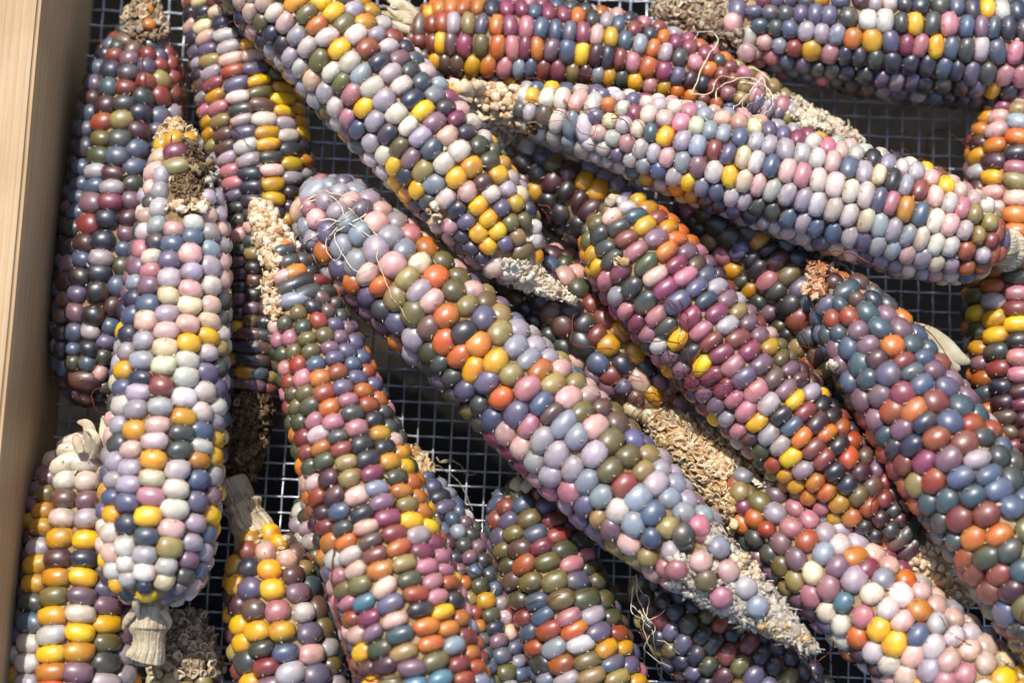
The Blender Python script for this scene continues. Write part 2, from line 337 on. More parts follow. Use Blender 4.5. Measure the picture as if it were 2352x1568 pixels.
NOTES = {
(0, 0): "80,13,T 88,25,B 71,29,s 105,25,h 79,36,r 89,41,v 65,39,n 75,46,n 106,46,V 117,48,r 63,52,k 71,56,T 85,55,r 101,57,r 116,56,i 60,62,V 67,66,m 82,67,h 97,69,h 113,65,r 66,76,u 56,83,u 78,81,i 93,79,n 113,74,s 109,81,l 62,88,s 74,93,o 92,90,m 106,90,V 60,99,n 87,100,h 102,98,h 70,104,g 84,110,s 98,107,s 57,110,s 67,119,l 82,121,m 94,117,s 57,123,s 64,130,s 79,131,l 92,128,h 61,140,v 78,138,M 90,137,v 59,152,r 74,149,n 89,149,m 145,6,r 149,10,c 161,14,m 148,20,n 138,22,p 150,26,w 164,23,V 150,34,V 163,31,w 138,39,i 163,38,p 150,43,B 164,46,u 175,41,p 149,52,n 139,48,l 164,55,V 180,48,V 138,57,B 150,60,M 182,57,Y 165,64,W 139,66,l 150,69,y 182,66,o 164,73,h 139,75,R 149,79,i 181,75,B 165,81,l 198,74,Y 151,88,y 182,84,w 139,83,m 199,82,l 165,92,V 183,93,y 139,91,W 151,97,B 199,91,W 165,102,w 182,101,Y 180,109,h 199,99,n 164,111,l 180,116,p 197,106,l 165,121,n 197,115,w 181,126,y 164,131,V 197,124,l 180,134,n 196,132,k 164,139,h 196,140,y 209,116,y 208,94,Y 208,133,R 112,95,y 124,96,M 109,108,c 123,107,i 105,118,l 115,117,p 104,129,l 115,128,p 149,110,l 148,130,l 109,138,l 99,140,h 151,142,l 104,150,b 143,146,p 130,150,w 114,153,p 155,125,R 170,4,p 190,4,W 206,6,o 224,1,Y 221,12,O 176,12,o 195,12,p 183,21,n 203,20,l 225,18,w 192,29,k 210,26,w 198,38,l 217,33,o 206,43,w 212,52,c 227,49,W 179,32,Y 217,59,l 230,58,o 222,68,l 231,73,W 209,66,b 224,83,w 232,94,Y",
(1, 0): "6,9,o 19,9,y 12,17,W 26,18,l 3,23,l 17,26,n 31,25,r 4,35,Y 22,32,u 37,32,w 10,42,W 28,39,n 43,40,v 18,50,b 33,47,l 49,49,h 39,54,w 3,52,i 25,59,W 46,58,W 56,55,T 7,62,R 13,71,Y 32,66,l 63,64,b 52,67,n 20,80,l 38,75,W 60,74,Y 72,72,n 3,80,R 45,82,W 64,82,v 78,80,M 8,90,s 28,88,h 51,90,l 69,89,r 85,85,n 15,96,l 35,95,n 57,98,Y 78,93,p 92,94,w 22,102,w 41,103,o 65,104,T 83,102,W 12,109,Y 28,108,W 48,111,v 70,112,W 98,101,g 91,107,b 33,119,Y 20,116,w 53,120,i 78,117,l 104,110,g 94,117,y 41,125,n 59,126,b 82,125,Y 100,124,m 109,118,y 66,131,i 87,133,p 47,134,Y 24,124,m 106,132,W 72,140,W 115,126,l 92,141,Y 55,141,h 76,147,n 113,140,V 121,135,l 99,148,Y 118,148,o 85,152,V 125,131,c 128,145,n 126,138,y 34,133,n 66,5,O 84,7,O 55,18,u 62,22,r 73,22,B 87,23,i 98,15,V 107,3,n 121,7,M 109,19,O 133,12,R 118,24,M 128,27,M 143,17,s 153,21,s 141,4,M 151,5,M 160,8,O 170,11,h 178,15,p 187,18,y 197,20,s 205,24,b 214,26,O 222,31,l 230,33,M 212,19,n 202,14,r 195,10,O 185,7,l 177,3,V 162,24,M 171,27,n 181,31,n 190,33,h 199,36,r 208,40,R 217,42,O 226,45,M 233,50,V 69,36,Y 83,39,M 57,37,B 94,35,o 105,36,O 113,42,R 122,44,b 131,47,s 135,32,O 144,36,v 154,39,s 163,42,Y 172,45,m 182,48,b 192,50,h 201,54,Y 211,57,R 221,57,y 231,59,O 112,57,Y 94,51,y 103,55,v 84,52,B 72,50,B 141,50,r 150,51,M 158,52,i 125,63,W 139,65,W 151,68,W 127,78,l 138,79,h 147,84,W 162,75,p 164,61,W 179,74,O 172,79,V 188,75,w 113,89,b 125,94,w 155,90,b 146,59,Y 157,59,s 142,101,s 165,92,w 180,88,p 191,93,w 152,103,w 169,100,w 180,104,w 203,102,w 218,90,Y 198,68,V 208,68,W 201,80,M 211,82,W 219,69,w 226,75,p 228,93,T 158,109,p 167,112,b 176,117,b 188,108,V 196,115,w 206,112,b 214,106,l 215,121,s 224,110,p 224,124,l 230,128,y 185,120,l 193,127,V 201,128,s 211,131,b 220,134,V 124,109,k 114,107,g 132,116,k 141,118,o 131,128,y 124,121,B 147,126,m 158,126,k 174,128,y 142,138,k 163,136,m 176,140,k 153,144,n 165,146,o 117,117,y 195,141,w 201,143,T 213,148,y 187,147,p 224,144,y 196,153,h 188,153,h 5,122,b 8,130,b 16,129,l 4,130,p 8,142,l 19,143,V 10,151,b 28,149,p 40,145,p 2,140,l 28,136,s",
(2, 0): "43,2,V 51,11,V 62,15,h 72,6,h 84,10,V 97,12,V 75,20,s 65,29,b 52,29,p 39,22,w 57,43,R 78,36,r 88,26,l 100,28,b 109,14,h 121,16,w 100,1,y 112,1,s 121,4,m 132,5,l 143,9,w 132,21,y 112,31,O 91,42,y 104,45,R 123,33,n 143,25,V 154,11,h 155,29,M 164,15,Y 132,39,h 118,48,n 82,52,V 68,49,s 94,54,h 106,57,h 117,60,k 130,54,h 143,44,n 165,33,R 175,36,Y 175,18,h 185,20,R 195,21,s 206,22,v 217,23,T 228,24,n 187,37,s 198,38,h 210,40,w 222,42,s 231,43,R 212,8,Y 225,10,w 202,10,n 192,6,s 182,5,h 171,3,n 154,45,n 164,49,n 174,51,h 181,55,s 193,52,n 203,55,V 213,57,h 224,58,R 141,57,V 151,60,l 161,62,V 171,64,n 179,68,n 189,66,m 198,70,T 209,69,y 219,69,n 228,72,n 118,66,n 129,64,B 139,67,r 149,69,n 88,63,u 100,63,m 198,76,y 205,77,y 3,37,h 14,41,R 8,52,m 22,47,O 14,59,n 1,61,O 24,64,r 32,64,R 40,66,i 52,62,R 68,75,V 78,78,l 4,79,R 11,81,W 19,75,b 27,80,p 20,84,b 26,91,b 38,83,p 3,95,l 12,95,b 20,103,r 35,99,V 47,87,c 45,104,c 53,95,l 64,96,l 63,86,V 75,91,w 72,101,l 87,94,M 98,97,y 106,100,p 114,104,c 126,106,w 83,104,w 92,108,w 101,110,p 4,107,b 10,113,v 24,112,w 34,117,Y 42,122,c 56,110,w 65,116,s 3,126,Y 12,126,b 21,129,s 30,133,W 50,127,p 57,133,w 65,137,w 37,138,w 76,121,p 85,125,R 96,128,W 105,133,W 115,136,W 126,140,w 109,116,w 119,118,s 130,121,l 147,116,k 138,111,w 139,126,c 149,132,R 159,122,l 157,139,y 170,128,r 169,120,y 166,144,s 180,141,w 193,141,R 188,126,Y 178,122,p 202,135,p 206,148,i 76,140,l 84,143,l 93,147,w 103,150,W 136,143,V 11,139,n 20,142,V 26,146,n 45,144,l 55,149,h 66,150,w 77,153,s 145,151,l 154,153,l 170,154,W 183,153,p 195,153,l 213,141,W 217,84,p 233,84,b 215,93,O 230,95,O 212,104,O 228,107,k 200,109,y 211,113,m 226,117,R 199,119,l 210,125,Y 226,128,i 225,138,p 226,148,O",
(0, 1): "57,7,m 74,3,s 69,12,n 85,9,s 54,19,s 66,22,l 81,24,g 49,30,k 63,31,n 77,35,s 47,42,V 60,41,k 75,46,m 46,53,v 58,52,s 73,58,m 45,64,B 57,64,k 73,69,s 45,74,s 58,75,l 72,81,V 46,85,s 59,89,n 74,92,h 47,97,g 63,102,s 49,111,m 67,117,k 57,123,m 73,106,p 114,2,w 130,7,s 144,4,l 99,11,n 114,11,s 157,9,p 96,26,R 111,23,V 129,20,p 144,14,b 96,2,w 109,35,l 128,31,l 144,27,l 156,22,p 97,37,v 90,33,b 144,40,w 156,33,p 109,46,c 127,45,p 94,47,s 142,52,p 156,45,h 94,59,p 109,59,l 125,57,c 155,56,w 90,69,n 106,66,p 123,66,p 140,64,c 154,67,h 106,78,c 124,78,w 139,76,Y 154,79,i 89,84,l 103,91,l 121,91,c 137,89,w 152,91,h 86,97,y 98,103,n 118,106,r 134,102,w 149,102,V 84,110,s 101,115,l 130,114,w 145,112,w 116,120,l 83,122,w 97,127,l 142,123,w 153,121,w 112,135,p 129,131,y 152,132,l 142,135,s 81,133,l 92,140,y 79,145,h 89,149,p 108,148,w 128,147,h 150,143,y 141,148,w 158,111,l 108,158,y 139,156,y 163,66,Y 166,48,v 176,42,B 165,57,m 174,49,k 166,64,v 176,64,o 165,73,m 175,73,B 164,82,m 174,82,n 173,97,y 165,90,n 163,104,B 174,109,v 175,122,m 197,15,h 208,24,O 221,31,r 192,25,p 200,35,h 212,38,h 227,41,h 217,46,k 200,51,b 203,60,o 221,57,u 229,50,B 191,69,g 209,69,g 226,66,o 196,80,R 214,79,o 187,60,p 230,75,v 201,91,u 217,88,s 181,74,h 183,86,B 188,96,T 204,100,R 221,99,O 232,86,V 190,105,i 206,110,o 192,117,g 207,120,g 220,109,u 225,119,O 195,127,O 211,129,R 227,128,R 198,136,V 212,140,w 229,138,h 200,147,n 216,148,O 228,150,r 187,125,O 185,115,r 202,156,O",
(1, 1): "9,4,b 20,8,l 27,14,l 37,22,p 46,8,b 8,20,b 18,30,p 28,36,O 46,30,i 60,23,O 53,17,c 5,34,O 12,42,v 41,43,i 60,38,l 73,32,O 71,18,o 84,38,o 17,49,V 27,54,h 50,52,o 70,46,p 35,61,v 59,60,O 83,53,i 97,48,o 44,69,O 70,65,O 90,62,y 106,57,V 53,77,B 77,74,k 100,70,i 114,67,i 43,82,l 62,81,O 86,81,O 122,72,l 31,74,V 68,89,h 95,88,l 112,83,b 130,80,l 55,94,g 78,97,O 103,97,y 123,91,b 139,87,l 87,105,y 112,104,i 131,100,O 147,96,p 155,89,p 70,106,h 80,114,V 96,115,V 139,109,i 156,104,i 121,114,R 106,121,O 147,117,i 164,113,p 92,125,h 129,124,s 104,133,s 114,132,V 139,132,B 156,126,o 172,120,o 179,130,p 124,140,R 148,140,b 164,132,R 171,143,p 188,143,o 134,149,l 163,149,b 180,150,l 196,137,B 201,147,V 121,151,p 90,6,Y 105,4,Y 124,4,i 79,12,n 95,16,Y 112,13,V 127,15,o 139,14,w 102,25,n 117,23,w 87,24,R 111,34,w 141,8,Y 73,4,p 141,24,y 125,50,o 143,55,B 130,58,n 151,63,m 163,56,k 137,67,n 172,65,k 155,74,h 167,78,k 180,79,y 183,90,s 166,92,k 199,103,y 171,101,v 184,109,r 192,119,V 205,113,p 147,79,h 155,87,h 191,93,n 207,95,n 223,122,y 211,125,B 196,125,c 180,4,h 193,10,r 216,8,v 231,9,O 164,12,O 175,17,h 204,15,R 173,31,y 196,31,M 216,24,g 187,41,R 203,40,h 222,34,p 210,51,h 191,52,l 217,59,R 232,24,M 230,44,M 174,51,r 185,62,r 198,64,M 221,68,h 205,72,R 196,77,y 233,56,V 231,69,T 213,86,w 229,93,v 218,102,v 234,81,Y 229,106,p 161,26,p 164,40,g 146,17,m 147,32,m",
(2, 1): "13,9,i 24,8,h 32,7,g 41,9,V 49,13,y 19,16,v 30,18,R 59,16,k 37,25,y 46,28,k 66,20,m 56,32,R 73,24,o 60,43,h 71,42,V 82,13,h 87,20,n 97,21,h 48,46,y 62,57,g 71,62,k 77,72,k 40,39,h 108,24,k 116,28,o 101,30,m 125,35,B 122,37,B 74,9,T 95,44,s 106,50,T 120,54,T 92,60,s 108,63,u 135,53,v 145,51,h 129,65,T 144,64,h 83,61,r 100,74,T 114,73,v 135,77,h 150,74,O 158,69,v 106,86,s 121,85,v 129,92,m 155,83,r 145,92,s 162,93,T 113,95,T 89,74,T 95,87,B 118,104,T 134,103,V 150,102,c 168,101,s 178,94,v 125,114,k 140,112,h 157,111,M 105,111,h 117,120,v 131,122,v 147,120,i 164,120,O 182,120,O 176,112,r 123,131,r 136,131,u 152,131,u 170,131,n 188,130,s 199,123,T 141,143,v 127,142,V 157,141,v 179,142,u 197,140,r 207,133,u 164,149,r 134,150,T 149,151,n 216,145,h 205,151,l 188,150,v 189,108,V 170,84,s 176,88,v 165,78,T 203,117,T 3,5,O 7,13,v 14,20,B 2,22,R 22,29,s 8,32,R 17,43,T 29,38,l 6,54,V 25,51,M 34,44,v 43,52,i 12,62,M 33,60,l 49,58,h 19,69,R 40,65,v 53,63,v 26,77,r 49,75,v 60,73,p 5,79,Y 33,84,M 67,79,y 56,86,v 9,88,k 41,91,R 74,86,i 64,93,o 16,93,Y 80,91,u 47,99,V 24,100,M 71,101,B 54,106,R 85,100,m 62,110,n 30,106,M 78,110,v 66,120,w 86,118,Y 10,108,M 36,113,R 17,117,v 44,120,R 74,125,k 93,120,k 24,123,v 50,129,o 80,134,s 95,127,r 56,135,Y 33,132,l 87,141,O 63,142,l 101,134,m 110,142,k 41,140,R 73,150,l 92,149,r 50,149,m 118,148,u 16,131,y 24,139,y 31,144,u 8,126,p 230,2,V 221,12,r 223,24,u 221,36,O 207,29,u 222,46,R 207,52,l 222,58,r 206,65,y 220,68,Y 205,76,g 221,78,k 221,88,h 202,89,v 217,97,r 203,98,v 203,109,O 217,108,n 229,99,R 211,120,m 225,119,M 225,128,B 233,109,m 200,43,o 233,38,g",
(0, 2): "35,12,v 48,10,W 64,14,W 50,23,W 33,27,B 25,27,o 64,27,v 48,38,W 61,39,l 28,41,y 44,52,y 59,52,Y 26,55,y 39,63,m 56,64,n 23,68,l 38,76,m 55,77,Y 21,82,y 36,90,o 56,91,v 19,95,h 31,101,y 53,102,W 72,100,v 15,106,m 31,114,y 51,115,Y 71,108,V 14,117,s 29,127,w 49,128,y 69,118,v 12,132,w 28,140,Y 68,133,k 49,142,v 9,143,y 66,147,h 22,150,w 42,150,O 82,129,o 84,120,y 85,147,l 82,106,n 88,3,l 107,5,y 126,3,w 140,3,y 74,13,l 87,15,l 106,18,c 125,16,W 139,17,s 149,13,l 72,25,s 84,30,V 103,29,R 123,31,s 138,29,V 149,25,v 71,37,Y 82,43,n 100,44,Y 119,40,w 135,40,l 147,38,Y 70,50,W 84,55,w 100,58,T 116,54,p 133,53,y 145,50,s 69,64,R 81,72,W 95,72,l 113,68,i 130,66,l 144,61,v 70,77,g 104,84,W 123,79,w 134,82,h 142,73,l 78,89,Y 108,92,c 125,95,V 134,97,p 164,64,r 184,63,p 200,60,B 174,74,n 157,78,y 193,75,Y 208,71,i 179,86,Y 161,92,Y 195,83,B 182,98,V 201,95,Y 164,101,m 186,109,R 168,111,B 207,106,w 216,93,T 150,104,V 154,114,m 156,124,y 172,123,Y 191,120,y 210,118,V 160,135,i 176,134,h 195,130,s 214,129,l 163,147,h 179,144,r 197,142,v 217,142,p 202,152,l 218,152,V 212,87,v 223,105,B 225,120,o 202,2,O 217,3,g 206,9,p 223,13,m 210,20,p 228,22,m 214,30,u 228,33,O 215,41,m 220,49,r 232,43,s 219,60,k 223,70,O 228,80,R 120,149,i 134,151,i 146,146,c",
(1, 2): "8,11,i 24,4,k 40,6,y 27,14,M 43,15,g 9,21,O 29,23,b 47,25,O 12,31,p 33,34,v 50,35,i 60,31,u 16,40,k 38,43,M 55,43,Y 63,41,O 20,50,p 38,54,r 56,54,l 4,52,h 5,62,O 21,61,B 44,62,O 61,64,M 26,70,r 7,72,w 46,75,i 65,73,R 27,80,O 50,85,g 9,83,p 68,83,R 31,89,p 72,93,R 54,95,u 12,92,o 17,102,t 36,99,V 76,105,Y 39,108,p 58,106,k 20,113,M 80,116,O 62,117,O 42,119,T 23,122,v 47,130,i 27,132,g 66,131,O 10,130,n 83,128,b 90,105,u 93,118,O 96,128,T 13,139,Y 31,143,m 50,140,v 86,139,r 57,148,o 100,139,h 94,149,u 78,152,t 5,107,u 6,120,p 73,59,m 77,67,n 78,78,v 82,88,O 86,97,i 63,21,s 68,30,n 71,36,V 75,44,s 69,17,b 78,53,v 82,61,B 85,49,b 88,67,v 96,65,v 90,59,h 90,74,s 100,73,h 91,84,o 101,81,T 97,91,g 106,88,s 99,101,y 108,96,l 103,109,g 113,106,l 105,118,n 117,113,w 109,127,v 120,123,p 113,136,s 123,131,s 117,145,o 127,140,b 130,149,s 119,152,b 81,40,s 85,33,s 113,21,k 102,28,s 122,28,s 106,35,r 124,42,o 140,36,V 135,26,r 109,47,V 140,47,s 157,43,h 120,53,o 139,59,M 154,55,r 169,55,u 106,56,V 120,62,B 125,70,u 142,71,o 158,68,R 175,66,o 108,67,o 129,78,n 149,83,o 166,77,g 133,84,o 113,75,g 116,83,B 171,89,V 185,85,o 122,91,v 138,93,h 157,95,o 174,101,g 188,95,h 139,102,s 159,107,R 191,105,V 124,99,g 144,109,o 163,115,O 180,113,l 131,108,r 195,114,o 133,115,s 147,119,g 167,123,u 184,125,V 199,121,s 150,127,r 136,125,u 169,134,w 188,134,y 140,132,b 153,136,s 203,129,g 174,142,o 157,144,g 194,143,s 209,136,V 142,141,h 177,150,i 161,151,l 147,150,u 209,147,g 128,3,l 140,13,l 150,5,l 167,6,l 181,5,o 178,16,p 151,23,R 163,22,b 193,14,r 206,16,i 174,32,b 194,31,w 161,37,V 180,45,i 213,27,b 222,20,l 206,43,b 222,39,s 195,50,b 204,60,i 218,55,s 186,58,v 218,70,l 194,66,p 230,31,b 231,45,i 230,80,R 120,5,M 195,76,k 201,91,i 222,101,k 209,107,m 218,90,n 225,111,r 229,119,V 219,124,n 232,126,V 225,132,o 232,144,n 226,150,l 230,105,n",
(2, 2): "5,104,n 14,104,m 9,115,g 21,119,u 4,126,k 26,123,k 10,132,n 31,134,r 15,142,g 38,143,o 54,132,k 64,131,n 60,142,k 20,152,m 45,150,V 65,149,o 80,147,n 75,136,n 4,146,V 83,154,k 1,28,l 3,34,b 11,34,v 14,49,R 22,43,b 3,52,h 28,55,b 27,63,w 11,72,p 31,80,p 16,87,o 0,80,R 43,91,l 26,100,R 51,104,b 57,4,g 75,4,Y 64,8,u 82,8,l 91,14,h 99,3,r 106,10,k 112,14,Y 121,3,u 128,9,m 96,23,O 118,21,n 105,30,O 135,17,B 124,28,o 134,31,u 112,37,y 121,44,O 140,41,m 130,52,k 146,48,h 152,58,B 141,62,k 104,43,y 79,20,y 82,27,O 150,34,h 156,46,m 143,14,r 137,5,v 155,5,r 162,15,u 171,25,u 154,24,i 173,3,M 183,12,r 201,9,R 216,7,s 190,20,s 211,22,s 226,15,h 195,31,T 175,36,T 223,34,s 231,25,s 183,44,r 202,40,r 192,54,O 175,52,h 211,50,n 227,48,i 166,44,m 198,65,b 217,62,O 182,62,T 205,75,g 223,75,h 188,73,u 195,82,r 213,86,r 203,95,h 222,98,m 229,84,T 213,106,g 230,110,o 222,116,s 233,60,o 39,27,o 47,37,O 62,31,l 56,47,u 76,28,i 84,26,O 86,37,V 73,43,R 95,42,R 67,54,v 90,54,u 77,62,v 56,63,h 67,74,o 87,71,p 101,66,b 103,51,l 111,57,w 120,61,O 113,73,v 128,67,M 81,83,c 99,82,R 113,90,v 124,80,l 137,74,p 91,94,R 104,103,t 122,101,R 132,89,W 145,82,b 145,98,w 85,106,v 91,115,V 131,108,i 155,90,W 164,97,O 153,107,p 115,114,R 101,119,W 140,117,Y 149,124,Y 162,114,s 172,104,p 171,118,w 107,127,W 124,125,O 158,133,p 181,130,w 144,139,v 114,135,m 126,141,w 170,141,y 189,139,p 155,150,p 178,150,R 203,137,p 211,141,p 219,138,c 205,130,p 196,122,w 209,150,W 221,153,Y 233,149,y 137,151,W 163,153,l 191,112,p 181,112,w 105,140,u 101,130,v 78,119,y 70,88,i 79,97,v",
}
PTS = []; PC = []
for (cx_, cy_), s_ in NOTES.items():
    for e_ in s_.split():
        a_, b_, c_ = e_.split(','); PTS.append((cx_ * 784.0 + float(a_) * 10 / 3.0, cy_ * 522.9 + float(b_) * 10 / 3.0)); PC.append(c_)
PTS = np.array(PTS)

